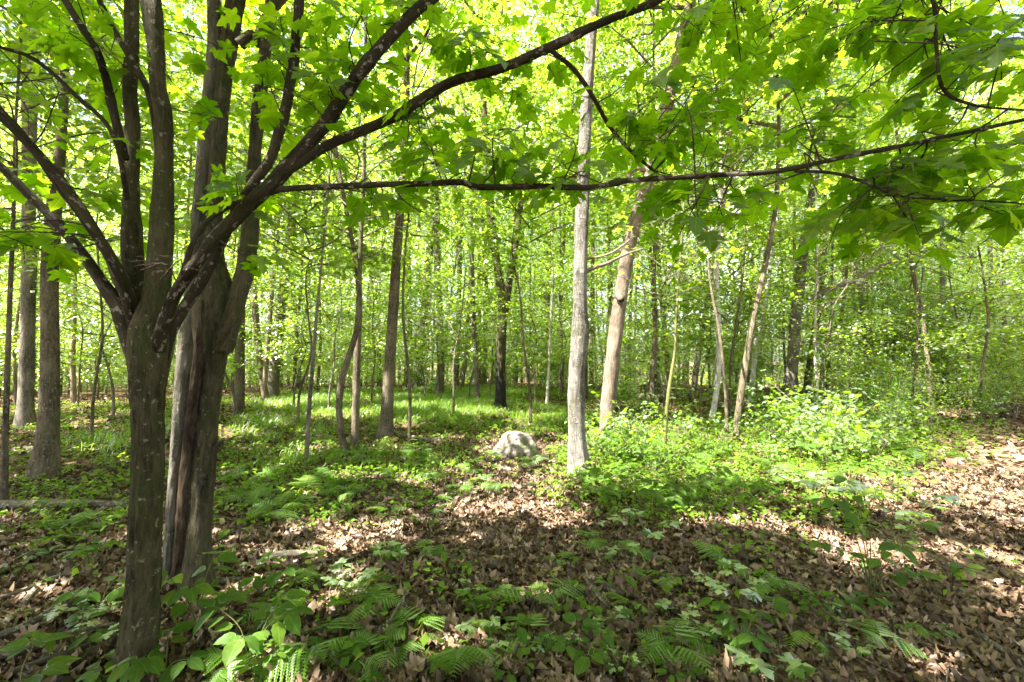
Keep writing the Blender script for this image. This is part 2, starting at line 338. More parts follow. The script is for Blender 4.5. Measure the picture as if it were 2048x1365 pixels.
def rockmat():
    m, n, l = newmat('granite'); tc = n.new('ShaderNodeTexCoord')
    def nz(s, d=6):
        t = n.new('ShaderNodeTexNoise'); t.inputs['Scale'].default_value = s; t.inputs['Detail'].default_value = d; t.inputs['Roughness'].default_value = 0.65; l.new(tc.outputs['Object'], t.inputs['Vector']); return t.outputs[0]
    r = ramp(n, [(0.40, (0.09, 0.075, 0.06)), (0.52, (0.24, 0.20, 0.175)), (0.66, (0.40, 0.35, 0.32))]); l.new(nz(7, 9), r.inputs[0])
    mo = ramp(n, [(0.47, (0, 0, 0)), (0.58, (0.85,)*3)]); l.new(nz(5.5, 8), mo.inputs[0])
    x = n.new('ShaderNodeMix'); x.data_type = 'RGBA'; l.new(mo.outputs[0], x.inputs[0]); l.new(r.outputs[0], x.inputs[6]); x.inputs[7].default_value = (0.10, 0.11, 0.05, 1)
    sp = ramp(n, [(0.36, (0.6,)*3), (0.42, (0, 0, 0))]); l.new(nz(60, 2), sp.inputs[0])
    y = n.new('ShaderNodeMix'); y.data_type = 'RGBA'; l.new(sp.outputs[0], y.inputs[0]); l.new(x.outputs[2], y.inputs[6]); y.inputs[7].default_value = (0.07, 0.06, 0.055, 1)
    b = n.new('ShaderNodeBsdfPrincipled'); b.inputs['Roughness'].default_value = 0.9; b.inputs['Specular IOR Level'].default_value = 0.2; l.new(y.outputs[2], b.inputs['Base Color'])
    bp = n.new('ShaderNodeBump'); bp.inputs['Strength'].default_value = 0.6; bp.inputs['Distance'].default_value = 0.02; l.new(nz(30), bp.inputs['Height']); l.new(bp.outputs[0], b.inputs['Normal'])
    o = n.new('ShaderNodeOutputMaterial'); l.new(b.outputs[0], o.inputs[0]); return m
M['rock'] = rockmat()

# ------------------------------------------------------------------ ground
def axis(lim, n, k):
    t = np.linspace(-1, 1, n); return lim*np.sinh(k*t)/np.sinh(k)
gx, gy = axis(300, 231, 5.5), axis(300, 231, 5.5) + 4
X, Y = np.meshgrid(gx, gy, indexing='ij'); V = np.stack([X, Y, hgt(X, Y)], -1).reshape(-1, 3)
n_ = len(gx); i = (np.arange(n_-1)[:, None]*n_ + np.arange(n_-1)[None, :]).ravel()
floor_ = link('forest_floor', mk_mesh('forest_floor', V, F4=np.stack([i, i+n_, i+n_+1, i+1], -1), mats=[M['soil']])); tag(floor_, 'leaf strewn brown forest floor', kind='structure')
pc = np.array([ground(1780, 1500), ground(1850, 1290), ground(1960, 1050), ground(2060, 920), ground(2250, 860), ground(2700, 820)])
pl = spline(pc, 40); tn = np.gradient(pl, axis=0)[:, :2]; tn /= np.linalg.norm(tn, axis=1)[:, None]; nn = np.stack([-tn[:, 1], tn[:, 0]], -1)
wv = np.linspace(-0.8, 0.8, 13); PV = []
for k in range(40):
    for w in wv:
        q = pl[k, :2] + nn[k]*w*(1 + 0.12*math.sin(k*0.9 + (w > 0)*2)); PV.append((q[0], q[1], float(hgt(*q)) + 0.006 if abs(w) < 0.75 else float(hgt(*q)) - 0.01))
i = (np.arange(39)[:, None]*13 + np.arange(12)[None, :]).ravel()
path_ = link('path', mk_mesh('path', np.array(PV), F4=np.stack([i, i+1, i+14, i+13], -1), mats=[M['path']])); tag(path_, 'leaf covered footpath curving off to the right', kind='structure')
def on_path(P):
    d = np.full(len(P), 99.0)
    for q in pl: d = np.minimum(d, np.hypot(P[:, 0]-q[0], P[:, 1]-q[1]))
    return d
def scatter(n, dmin, dmax, power=1.0, ang=52):
    a = R(ang); th = rng.uniform(-a, a, n); u = rng.uniform(0, 1, n); d = (dmin**(2*power) + u*(dmax**(2*power)-dmin**(2*power)))**(1/(2*power))
    x = d*np.sin(th); y = d*np.cos(th); return np.stack([x, y, hgt(x, y)], -1)

# dead leaves
half9 = [(-0.08, 0.16), (-0.04, 0.42), (0.17, 0.30), (0.28, 0.46), (0.47, 0.64), (0.47, 0.34), (0.45, 0.19), (0.68, 0.33), (0.78, 0.16)]
def dead_tmpl(k):
    g = np.random.default_rng(100+k)
    if k % 3 == 2:
        o = [(0, 0), (0.1, 0.16), (0.22, 0.12), (0.32, 0.30), (0.42, 0.14), (0.58, 0.32), (0.66, 0.14), (0.82, 0.18), (1.0, 0)]
        o = o + [(x, -y) for x, y in reversed(o[1:-1])]
    elif k % 3 == 1: o = [(0, 0), (0.12, 0.22), (0.4, 0.34), (0.75, 0.22), (1, 0), (0.75, -0.22), (0.4, -0.34), (0.12, -0.22)]
    elif k < 8: o = [(0, 0)] + half9 + [(1.05, 0)] + [(x, -y) for x, y in reversed(half9)]
    else: o = [(0, 0)] + half6 + [(1.05, 0)] + [(x, -y) for x, y in reversed(half6)]
    c1, c2, ph = g.uniform(-0.5, 0.9), g.uniform(-0.5, 0.5), g.uniform(0, 6)
    return fan(o, lambda x, y: c1*y*y*1.6 + c2*(x-0.4)**2*1.3 + 0.13*math.sin(7*x + 6*y + ph) + 0.09*math.sin(15*y + ph))
DT = [dead_tmpl(k) for k in range(8)]
DTF = [(np.array([(0, 0, 0.05), (0.35, 0.45, b_), (1, 0, c_), (0.4, -0.42, -b_), (0.45, 0.05, d_)]), LEAF_HERB[1]) for b_, c_, d_ in [(0.12, 0.1, -0.05), (-0.1, 0.15, 0.08), (0.2, -0.05, 0.1), (0.05, 0.2, -0.1), (-0.2, 0.0, 0.05), (0.1, -0.1, 0.12), (0.15, 0.15, 0.0), (-0.05, 0.1, -0.12)]]
def dead(P, size, tilt, lift, DT=DT):
    n = len(P); k = rng.integers(0, 8, n); Fr = rand_frames(n, tilt, 0.0); S = size*rng.uniform(0.4, 1.5, n)*np.where(rng.random(n) < 0.25, 0.55, 1.0); lst = []
    P = P + np.stack([np.zeros(n), np.zeros(n), rng.uniform(0.002, lift, n)], -1)
    for q in range(8):
        mk = k == q
        if mk.any(): lst.append(leaves(DT[q], P[mk], Fr[mk], S[mk]))
    return join(lst)
parts = [dead(scatter(56000, 1.7, 8.5, 0.68), 0.060, 0.42, 0.028), dead(scatter(32000, 8, 24, 0.8), 0.11, 0.45, 0.05, DTF)]
V, F = join(parts)
lit = link('leaf_litter', mk_mesh('leaf_litter', V, F, mats=[M['litter']], smooth=False), floor_); tag(lit, kind='stuff')
dm = [mk_mesh('dead_leaf', *DT[q], mats=[M['litter_o']], smooth=False) for q in range(8)]
P = scatter(300, 1.9, 3.3, 0.8, 47); Fr = rand_frames(300, 0.4, 0.0)
for q in range(300):
    s = 0.07*random.uniform(0.6, 1.25); mt = Matrix(Fr[q].tolist()).to_4x4() @ Matrix.Scale(s, 4); mt.translation = Vector(P[q]) + Vector((0, 0, random.uniform(0.025, 0.05)))
    link('dead_leaf', dm[q % 8], floor_, mat=mt)
# twigs in the litter
tb = TB()
for p in scatter(420, 1.9, 11, 0.7):
    a = random.uniform(0, 6.28); L = random.uniform(0.1, 0.5); b = a + random.uniform(-0.5, 0.5); z = 0.03
    p0 = p + [0, 0, z]; p1 = p0 + np.array([math.cos(a), math.sin(a), random.uniform(-0.05, 0.15)])*L*0.5; p2 = p1 + np.array([math.cos(b), math.sin(b), random.uniform(-0.2, 0.1)])*L*0.5
    r0 = random.uniform(0.0015, 0.005); tb.add(spline([p0, p1, p2], 5), np.linspace(r0, r0*0.5, 5), 4)
tw = link('twig_litter', tb.mesh('twig_litter', M['stick']), floor_); tag(tw, kind='stuff')

# ------------------------------------------------------------------ shafts of sunlight: gaps in the crowns overhead, each the foot of a sunbeam (point, radius)
SH = []
def shaft(px, py, r, dz=0.0):
    if px > 1400 and py > 880: r *= 0.72
    SH.append((ground(px, py) + np.array([0, 0, dz]), r))
for a in [(930, 1022, .22), (1000, 1018, .30), (1080, 1010, .32), (1140, 1045, .26), (1000, 968, .2), (620, 1120, .24), (555, 1130, .17), (700, 1150, .18), (745, 1180, .13), (770, 1060, .26), (700, 1095, .26), (655, 1050, .2),
          (875, 1170, .12), (1480, 1045, .3), (1560, 1050, .36), (1640, 1070, .36), (1700, 1100, .36), (1800, 1120, .3), (1750, 1140, .28), (1880, 1100, .25), (1600, 1005, .3),
          (1900, 950, .4), (2000, 900, .55), (1950, 970, .28), (2020, 950, .25), (1030, 895, .6), (1010, 880, .5), (1035, 870, .5), (1260, 890, 1.2), (1225, 925, .8), (1320, 870, 1.0), (1420, 900, .9), (1550, 900, .8), (1650, 880, 1.0), (1480, 960, .45), (700, 830, .9), (600, 810, .8), (1080, 840, .7), (900, 880, .3), (640, 900, .35), (540, 960, .25), (460, 950, .2), (700, 960, .25), (1115, 905, .35), (1350, 940, .5),
          (850, 812, .8), (900, 800, .8), (820, 850, .4), (960, 830, .7), (1880, 820, 1.2), (1780, 830, 1.0), (140, 850, .7), (220, 830, .6), (480, 870, .45), (520, 900, .3), (590, 912, .3), (1170, 1318, .09), (1380, 1225, .13),
          (1680, 1000, .4), (1760, 1010, .35), (90, 1190, .18), (225, 1180, .14), (110, 1305, .1), (1330, 900, .4), (1980, 1100, .2), (1850, 1290, .12), (430, 900, .2), (1100, 960, .25), (1500, 880, .5), (800, 900, .35)]: shaft(*a)
for z in (0.2, 0.45, 0.7, 0.95, 1.2): SH.append((at(1150, 800, 5.9)*[1, 1, 0] + [0, 0, z], 0.36))
for (px, py) in ((1215, 800), (1225, 720), (1238, 620), (1250, 540), (1270, 450)): SH.append((at(px, py, 7.0), 0.26))
for (px, py) in ((400, 230), (402, 330), (400, 460), (470, 40), (350, 640)): SH.append((at(px, py, 2.95), 0.10))
for (px, py) in ((1590, 750), (1585, 650), (1435, 650), (1530, 600)): SH.append((at(px, py, 12.0), 0.35))
fl = scatter(330, 1.9, 11, 0.8, 50)
for p in fl: SH.append((p, random.choice((0.05, 0.07, 0.09, 0.13, 0.2))))
SHP = np.array([s[0] for s in SH]); SHR = np.array([s[1] for s in SH])
def keep_out_of_shafts(P, slack=0.9):
    keep = np.ones(len(P), bool)
    for p, r in zip(SHP, SHR):
        d = P - p; t = d @ SUND; q = np.linalg.norm(d - t[:, None]*SUND, axis=1)
        keep &= ~((q < r*slack*(0.85 + 0.3*rng.random(len(P)))) & (t > 0.6))
    return keep

# ------------------------------------------------------------------ crowns and trees shared by the wood
def crown_variant(seed, H, rad, nl, lsize, n_limb=15, flat=0.22, tm=LEAF_FAR, spray=0.55, mat='canopy', low=0.0, bark='grey_bark', nclus=260, z0=0.0, limb_r=0.035):
    g = np.random.default_rng(seed); tb = TB(); C = []
    for k in range(n_limb):
        f = (k + 0.5)/n_limb; z = z0 + (H-z0)*(low + (0.92-low)*f); a = k*2.4 + g.uniform(-0.4, 0.4)
        shape = (math.sin(math.pi*(0.12 + 0.80*f))**0.7); L = rad*shape*g.uniform(0.75, 1.15); up = 0.25 + 0.6*f
        d = np.array([math.cos(a), math.sin(a), up]); p0 = np.array([0, 0, z]); p1 = p0 + d*L*0.5 + g.normal(size=3)*0.08*L; p2 = p0 + d*L*[1, 1, 0.8] + g.normal(size=3)*0.12*L
        S_ = spline([p0, p1, p2], 8); tb.add(S_, np.linspace(limb_r*(1.2-f*0.6), 0.006, 8), 5)
        for j in range(7):
            t = 2 + int(g.integers(0, 6)); t = min(t, 7); b = a + g.choice([-1, 1])*g.uniform(0.5, 1.2); l2 = L*g.uniform(0.25, 0.5)
            e = S_[t] + np.array([math.cos(b)*l2, math.sin(b)*l2, g.uniform(-0.05, 0.3)*l2]); m_ = (S_[t]+e)/2 + g.normal(size=3)*0.05*l2
            tb.add(spline([S_[t], m_, e], 5), np.linspace(limb_r*0.3, 0.003, 5), 4); C += [e, m_, S_[t]*0.3 + e*0.7]
        C += [S_[-1], S_[-2], S_[5]]
    C = np.array(C); idx = g.integers(0, len(C), nclus); cc = C[idx] + g.normal(size=(nclus, 3))*[0.22*rad/3, 0.22*rad/3, 0.12]
    per = nl//nclus; P = np.repeat(cc, per, axis=0); n = len(P)
    P = P + g.normal(size=(n, 3))*np.array([spray, spray, flat*spray])*0.75
    P[:, 2] -= 0.22*np.hypot(P[:, 0]-np.repeat(cc, per, 0)[:, 0], P[:, 1]-np.repeat(cc, per, 0)[:, 1])
    V, F = leaves(tm, P, rand_frames(n, 0.42, 0.25, g), lsize*g.uniform(0.65, 1.2, n))
    return tb.mesh('limbs', M[bark]), mk_mesh('crown_near' if tm is LEAF_MID else 'crown', V, F, mats=[M[mat]], smooth=False)
CROWN = [crown_variant(20+k, 9.5, 3.2 + 0.3*(k % 2), 4700, 0.125, 18, nclus=190, low=0.0, bark=['grey_bark', 'brown_bark'][k % 2]) for k in range(5)]
YOUNG = [crown_variant(40+k, [6.5, 5.2, 7.5, 4.2, 6.0][k], [1.9, 1.6, 2.3, 1.5, 2.0][k], [4200, 3400, 4800, 2900, 4000][k], 0.098, 16, 0.16, LEAF_FAR, 0.42, 'under', 0.05, 'brown_bark', 150, 1.25, 0.014) for k in range(5)]
YOUNGN = [crown_variant(50+k, [6.5, 7.5, 5.5][k], [1.9, 2.2, 1.7][k], [3000, 3400, 2500][k], 0.10, 16, 0.16, LEAF_MID, 0.40, 'under', 0.10, 'brown_bark', 120, 2.9, 0.014) for k in range(3)]
LOWY = [crown_variant(60+k, [3.2, 4.2, 2.6][k], [1.2, 1.4, 1.1][k], [1700, 2300, 1300][k], 0.10, 14, 0.2, LEAF_FAR, 0.34, 'under', 0.08, 'brown_bark', 90, 0.25, 0.010) for k in range(3)]
def trunk_mesh(seed, H, r, bark, wob=0.25, sides=9):
    g = np.random.default_rng(seed); z = np.linspace(-0.2, H, 7); p = np.stack([np.cumsum(g.normal(size=7))*wob*0.4, np.cumsum(g.normal(size=7))*wob*0.4, z], -1); p -= [p[1, 0], p[1, 1], 0]; p[0] = [0, 0, -0.2]; p[1, :2] = 0
    S_ = spline(p, 26); t = np.linspace(0, 1, 26); return TB().add(S_, r*(1-0.82*t), sides, 0.07, 0.55).mesh('trunk', M[bark]), S_
def prune(o, base, mt):                      # opens a crown where a sunbeam comes through
    me = o.data; nv = len(me.vertices); k = len(LEAF_MID[0]) if me.name.startswith('crown_near') else 4
    co = np.zeros(nv*3, np.float32); me.vertices.foreach_get('co', co); co = co.reshape(-1, k, 3)
    A = np.array(mt); W_ = co[:, 0, :] @ A[:3, :3].T + A[:3, 3] + np.asarray(base)
    kp = keep_out_of_shafts(W_, 1.0)
    if kp.mean() > 0.99: return
    co = co[kp]; n = len(co); F = (LEAF_MID if k > 4 else LEAF_FAR)[1]
    o.data = mk_mesh('crown', co.reshape(-1, 3), (F[None] + (np.arange(n)*k)[:, None, None]).reshape(-1, 3), mats=[me.materials[0]], smooth=False)

# one traced tree: pixel path (x, y, half width) of the trunk at its own depth, foot on the ground
def trace(pts, Y=None, vert=True):
    g0 = ground(pts[0][0], pts[0][1]) if Y is None else at(pts[0][0], pts[0][1], Y)
    Yd = g0[1]; P, Rr = [], []
    for q in pts:
        dy = q[3] if len(q) > 3 else 0.0
        w = at(q[0], q[1], Yd + dy); P.append(w); f = w[1]*CP + (w[2]-CAMZ)*SP; Rr.append(q[2]*f/FPX*(math.cos(math.atan((q[0]-1024)/FPX)) if vert else 1.0))
    if Y is None: P[0] = g0
    return np.array(P), np.array(Rr), Yd
def traced_trunk(pts, H, bark, sides=16, rings=46, rough=0.10, flare=0.85, part='trunk'):
    P, Rr, Yd = trace(pts); Rr = Rr*0.88
    base = P[0].copy(); P = list(P); Rr = list(Rr)
    d = P[-1]-P[-2]; d = d/np.linalg.norm(d); z = P[-1][2]-base[2]
    while z < H:
        d = d*0.75 + np.array([0, 0, 1.0])*0.25 + np.array([random.uniform(-.06, .06), random.uniform(-.06, .06), 0]); d /= np.linalg.norm(d)
        st = min(1.6, H-z + 0.05); P.append(P[-1] + d*st); z += d[2]*st; Rr.append(max(Rr[-1]*0.86, 0.012))
    P = np.array(P); P4 = np.column_stack([P, Rr]); S4 = spline(P4, rings)
    S4[:, 3] = np.clip(S4[:, 3], 0.004, None)
    lead = S4[0].copy(); lead[2] -= 0.15; S4 = np.vstack([lead, S4])
    tb = TB().add(S4[:, :3]-base, S4[:, 3], sides, rough, flare)
    return tb, base, S4
def forest_tree(name, label, cat, pts, H, bark, crown=0, cz=6.0, csc=1.0, group=None, near=False, young=False, **kw):
    tb, base, S4 = traced_trunk(pts, H, bark, **kw)
    root = empty(name, base, label, cat, group); link('trunk', tb.mesh('trunk', M[bark]), root)
    if crown is not None:
        k = int(np.argmin(np.abs(S4[:, 2]-base[2]-cz))); a = S4[k, :3]-base
        V = (YOUNGN if near else YOUNG) if young else CROWN; lm, cm = V[crown % len(V)]
        mt = Matrix.Translation(a) @ Matrix.Rotation(random.uniform(0, 6.28), 4, 'Z') @ Matrix.Diagonal((csc, csc, csc, 1)).to_4x4()
        if young: mt = Matrix.Translation(a*[1, 1, 0] if False else Vector((a[0], a[1], 0))) @ Matrix.Rotation(random.uniform(0, 6.28), 4, 'Z') @ Matrix.Scale(csc, 4)
        link('limbs', lm, root, mat=mt); o = link('crown', cm, root, mat=mt); prune(o, base, mt)
    return root, base, S4

# labels for look-alikes: the gap between two landmarks they are seen in, and their order there
LAND = [(0, 'the left edge'), (297, 'the dark maple'), (415, 'the split tree'), (545, 'the grey cluster'), (700, 'the crooked pair'), (778, 'the cracked trunk'), (880, 'the flared trunk'), (1002, 'the forked tree'), (1155, 'the pale trunk'), (1228, 'the leaning trunk'), (1435, 'the white birch'), (1585, 'the thick grey trunk'), (1737, 'the grey bush trunk'), (1897, 'the thin pale stem'), (2048, 'the right edge')]
POOL = []
def later(o, look, out, group): POOL.append((o, look, out, group)); o['group'] = group
ORD = ['leftmost', 'second', 'third', 'fourth', 'fifth', 'sixth', 'seventh', 'eighth', 'ninth', 'tenth', 'eleventh', 'twelfth', 'thirteenth', 'fourteenth', 'fifteenth', 'sixteenth', 'seventeenth', 'eighteenth', 'nineteenth', 'twentieth']
def settle_labels():
    seen = {}
    for (o, look, out, group) in POOL:
        l_ = o.location; x = 1024 + FPX*l_.x/(l_.y*CP)
        if x < 0 or x > 2048: seen.setdefault((look, None, 'left' if x < 0 else 'right'), []).append((abs(x-1024), o)); continue
        k = max(i for i, (a, b) in enumerate(LAND) if a <= x); k = min(k, len(LAND)-2)
        seen.setdefault((look, LAND[k][1][4:], LAND[k+1][1][4:]), []).append((x, o))
    for (look, a, b), lst in seen.items():
        lst.sort(key=lambda t: t[0])
        for i, (x, o) in enumerate(lst):
            if a is None: o['label'] = '%s past the %s edge of the view, %s from it' % (look, b, ORD[i].replace('leftmost', 'first')); continue
            o['label'] = '%s between %s and %s' % (look, a, b) + ('' if len(lst) == 1 else ', ' + (ORD[i] if i < 1 else 'rightmost' if i == len(lst)-1 else ORD[min(i, 19)] + ' from left'))

# ------------------------------------------------------------------ the big maple in front, with a limb for each branch
def px_limb(tb, pts, Y, sides=12, n=40, rough=0.06, vert=True):
    P, Rr, _ = trace(pts, Y, vert); Rr = Rr*0.80; S4 = spline(np.column_stack([P, Rr]), n); S4[:, 3] = np.clip(S4[:, 3], 0.002, None); o1 = random.random()*40
    ar = np.concatenate([[0], np.cumsum(np.linalg.norm(np.diff(S4[:, :3], axis=0), axis=1))])
    for i in range(2, len(S4)):
        kx = Vector((ar[i]*7 + o1, 0.3, 0.7)); S4[i, :3] += np.array([mnoise.noise(kx), 0.5*mnoise.noise(kx + Vector((9, 4, 2))), mnoise.noise(kx + Vector((3, 8, 5)))])*min(0.35*S4[i, 3], 0.012)*min(1, i/12)
    for q in range(max(2, int(ar[-1]/0.35))):
        c_ = random.uniform(0.15, 1)*ar[-1]; S4[:, 3] *= 1 + random.uniform(0.08, 0.3)*min(1.0, 0.016/float(S4[:, 3].mean()))**1.5*np.exp(-((ar-c_)/(1.1*np.interp(c_, ar, S4[:, 3]) + 0.004))**2)
    tb.add(S4[:, :3], S4[:, 3], sides, rough); return S4
gm = ground(272, 1352); YM = gm[1]
maple = empty('maple_tree', gm, 'dark lichen-spotted maple at the left, its trunk fanning into many stems and long limbs', 'tree')
OFF = -gm
def mpart(name, tb, mat):
    me = tb.mesh(name, mat); o = link(name, me, maple); o.location = OFF; return o
tb = TB(); P, Rr, _ = trace([(268, 1375, 62), (270, 1352, 58), (276, 1290, 50), (285, 1180, 46), (291, 1050, 44), (297, 900, 42), (297, 790, 46), (298, 720, 55), (300, 670, 56), (303, 630, 45), (305, 600, 25)], YM); Rr = Rr*0.78
S4 = spline(np.column_stack([P, Rr]), 190); tb.add(S4[:, :3], S4[:, 3], 64, 0.075, 0.35, 8.0, ridge=0.0065)
mpart('trunk', tb, M['maple_bark'])
BRO = []; BR = []          # sampled limb points for twigs
def limb(pts, bark='limb_bark', n=46, sides=14, rough=0.08, name='branch'):
    tb = TB(); S4 = px_limb(tb, pts, YM, sides, n, rough, abs(pts[-1][0]-pts[0][0]) < abs(pts[-1][1]-pts[0][1])); BR.append(S4); BRO.append(mpart(name, tb, M[bark])); return S4
limb([(305, 720, 40), (312, 620, 38), (320, 520, 34), (326, 420, 30), (327, 320, 24), (322, 220, 23), (314, 120, 22), (306, 20, 23), (298, -120, 20, .1), (300, -330, 15, .2), (320, -600, 9, .3)], 'maple_bark', 70, 20, 0.09, 'stem')
limb([(322, 230, 14), (310, 140, 13), (298, 60, 13), (287, 0, 13), (270, -100, 11), (230, -300, 8)], 'maple_bark')
limb([(285, 700, 34, .05), (275, 600, 32, .06), (265, 510, 30, .08), (263, 420, 24, .1), (263, 320, 21, .12), (262, 200, 20, .14), (262, 60, 20, .18), (262, -60, 18, .2), (268, -300, 14, .3), (270, -600, 8, .4)], 'maple_bark', 70, 20, 0.09, 'stem')
limb([(250, 320, 13, .02), (238, 270, 13), (218, 190, 13, -.02), (198, 110, 12, -.05), (165, 55, 12, -.08), (125, -8, 11, -.1), (60, -120, 9, -.2), (-20, -280, 6, -.3)])
limb([(318, 300, 11), (303, 200, 11), (275, 140, 10), (245, 90, 9), (218, 40, 9), (195, -8, 9), (150, -120, 7, .1), (110, -260, 5, .2)])
limb([(290, 775, 16, .04), (272, 720, 26, .0), (250, 660, 24), (222, 595, 20), (165, 505, 17, -.05), (95, 425, 15, -.1), (30, 362, 14, -.15), (-30, 305, 13, -.2), (-160, 180, 9, -.3)])
limb([(282, 700, 24), (262, 610, 21), (215, 505, 17, -.1), (150, 402, 16, -.18), (95, 330, 16, -.25), (45, 275, 15, -.3), (-10, 225, 13, -.35), (-120, 130, 9, -.45)])
limb([(255, 400, 8), (226, 268, 7, -.04), (150, 190, 7, -.1), (70, 120, 7, -.15), (0, 95, 6, -.2), (-70, 70, 5, -.25)], n=30, sides=9)
limb([(262, 640, 12, -.04), (232, 540, 11, -.1), (160, 430, 10, -.16), (100, 350, 10, -.2), (40, 260, 8, -.2), (-40, 180, 6, -.2)], n=36, sides=10)
S6 = limb([(302, 775, 14, .06), (312, 715, 19, -.01), (328, 650, 19, -.07), (350, 590, 17, -.1), (400, 515, 17, -.12), (465, 445, 20, -.12), (552, 362, 20, -.1), (640, 262, 18, -.05), (720, 145, 16), (800, 52, 15, .08), (872, -8, 13, .15), (980, -90, 10, .25), (1150, -220, 6, .4)], n=80, sides=16)
limb([(305, 780, 16, .05), (322, 730, 18, .02), (345, 660, 16, .04), (385, 592, 15, .06), (425, 525, 13, .08), (462, 445, 13, .06), (500, 378, 13, .03), (543, 312, 13, .05), (573, 215, 14, .1), (588, 120, 13, .15), (600, 0, 12, .2), (606, -140, 9, .3), (620, -330, 5, .4)], n=80, sides=14)
limb([(362, 560, 9, -.1), (385, 487, 8, -.06), (415, 442, 8, 0), (452, 415, 8, .03), (485, 398, 8, .03)], n=26, sides=9)
S8 = limb([(560, 352, 11, -.1), (605, 325, 11, -.08), (665, 288, 12, -.04), (780, 238, 12, .02), (895, 168, 12, .05), (1000, 136, 11.5, .05), (1100, 96, 11, 0), (1205, 45, 10, -.08), (1310, 3, 9, -.16), (1420, -50, 8, -.25), (1600, -120, 6, -.4), (1780, -90, 5, -.5), (1862, -10, 4.5, -.55), (1872, 90, 4, -.58), (1886, 178, 4, -.6), (1945, 210, 3, -.6), (2060, 222, 2.5, -.62)], n=120, sides=12)
S9 = limb([(520, 400, 7, -.1), (560, 380, 7.5, -.1), (700, 372, 7.5, -.12), (850, 368, 7, -.15), (925, 365, 8, -.17), (955, 375, 7.5, -.18), (1060, 373, 7, -.22), (1180, 376, 6.5, -.27), (1262, 361, 6.5, -.3), (1400, 352, 6, -.36), (1560, 341, 6, -.44), (1700, 312, 5.2, -.5), (1860, 280, 5, -.58), (2050, 240, 4.5, -.65), (2250, 200, 3, -.7)], n=120, sides=12, rough=0.13)
S9b = limb([(1590, 343, 4, -.45), (1650, 345, 4, -.46), (1705, 356, 4, -.48), (1790, 390, 3.5, -.52), (1850, 397, 3, -.55), (1950, 402, 2, -.6)], n=30, sides=8)
S8b = limb([(1098, 98, 6, 0), (1150, 142, 6, .03), (1190, 200, 5.5, .06), (1222, 258, 5, .08), (1270, 310, 4, .1), (1315, 348, 3, .12)], n=34, sides=8, rough=0.15)
# foliage regions: (x, y, rx, ry, leaf groups, nearest, farthest depth)
REG = [(1690, 210, 350, 200, 32, 1.5, 2.6), (1880, 390, 200, 100, 10, 1.35, 2.0), (1620, 430, 220, 60, 10, 1.5, 2.2), (1490, 330, 130, 140, 9, 1.6, 2.4), (1190, 320, 150, 100, 6, 1.7, 2.3), (1120, 240, 200, 100, 7, 1.8, 2.4),
       (980, 330, 200, 90, 11, 1.8, 2.5), (740, 405, 120, 45, 5, 1.9, 2.3), (1550, 70, 260, 80, 16, 1.6, 2.5), (1950, 90, 120, 110, 9, 1.5, 2.2), (860, 330, 120, 80, 6, 1.9, 2.5), (1400, 480, 60, 50, 3, 1.7, 2.1),
       (110, 110, 130, 120, 11, 1.35, 2.6), (80, 300, 110, 140, 10, 1.4, 2.6), (190, 430, 90, 80, 5, 1.6, 2.4), (40, 480, 70, 80, 4, 1.5, 2.2), (440, 130, 80, 110, 4, 1.8, 2.5), (600, 200, 90, 140, 8, 1.9, 2.6), (480, 350, 80, 80, 4, 1.8, 2.4),
       (640, 50, 130, 70, 8, 1.7, 2.5), (720, 170, 110, 100, 7, 1.9, 2.6), (320, 560, 60, 25, 2, 1.6, 1.9), (230, 60, 80, 80, 3, 1.9, 2.5), (520, 470, 40, 40, 2, 1.8, 2.1), (2000, 220, 60, 120, 4, 1.4, 1.9), (900, 60, 160, 60, 7, 2.0, 2.7), (1460, 190, 90, 120, 8, 1.7, 2.4)]
BRP = np.concatenate([b[:, :3] for b in BR]); tb = TB(); LP, LD, LN, LS = [], [], [], []
g = np.random.default_rng(77)
for (cx, cy_, rx, ry, ng, d0, d1) in REG:
    for q in range(ng):
        r_ = math.sqrt(g.random()); a = g.uniform(0, 6.28); c = at(cx + rx*r_*math.cos(a), cy_ + ry*r_*math.sin(a), g.uniform(d0, d1))
        dd = np.linalg.norm((BRP-c)*[1, 1, 1.3], axis=1); b = BRP[int(np.argmin(dd + g.uniform(0, 0.12, len(dd))))]
        mid = (b + c)/2 + g.normal(size=3)*0.05 + [0, 0, 0.04]; S_ = spline([b, mid, c], 7); tb.add(S_, np.linspace(0.0035, 0.0015, 7), 4)
        for w in range(int(g.integers(6, 11))):
            u = g.uniform(0.3, 1.0); k = S_[int(u*6)]; az = g.uniform(0, 6.28); pl_ = g.uniform(0.05, 0.17)
            dirv = np.array([math.cos(az), math.sin(az), g.uniform(-0.5, 0.15)]); lb = k + dirv*pl_
            tb.add(np.array([k, k + dirv*pl_*0.5 + [0, 0, 0.008], lb]), [0.0011, 0.0009, 0.0008], 3)
            LP.append(lb); LD.append([dirv[0], dirv[1], -g.uniform(0.15, 1.0)]); LN.append([0.35*g.normal(), 0.35*g.normal(), 1.0]); LS.append(0.048 + 0.066*g.random()**0.9)
LP, LS = np.array(LP), np.array(LS); LF = frames(np.array(LD), np.array(LN) + 1e-6)
bx, by = proj(BRP); bd = np.linalg.norm(BRP-[0, 0, CAMZ], axis=1); ctr = LP + LF[:, :, 0]*(LS*0.4)[:, None]; cx_, cy2 = proj(ctr); ld = np.linalg.norm(ctr-[0, 0, CAMZ], axis=1)
hide = np.array([bool(np.any((np.hypot(bx-x_, by-y_) < 15 + 14/d_) & (bd > d_))) for x_, y_, d_ in zip(cx_, cy2, ld)])      # few leaves hang right in front of a limb
kk = ~hide | (g.random(len(LP)) < 0.15); LP, LS, LF = LP[kk], LS[kk], LF[kk]
kp = keep_out_of_shafts(LP, 0.8); LP, LS, LF = LP[kp], LS[kp], LF[kp]
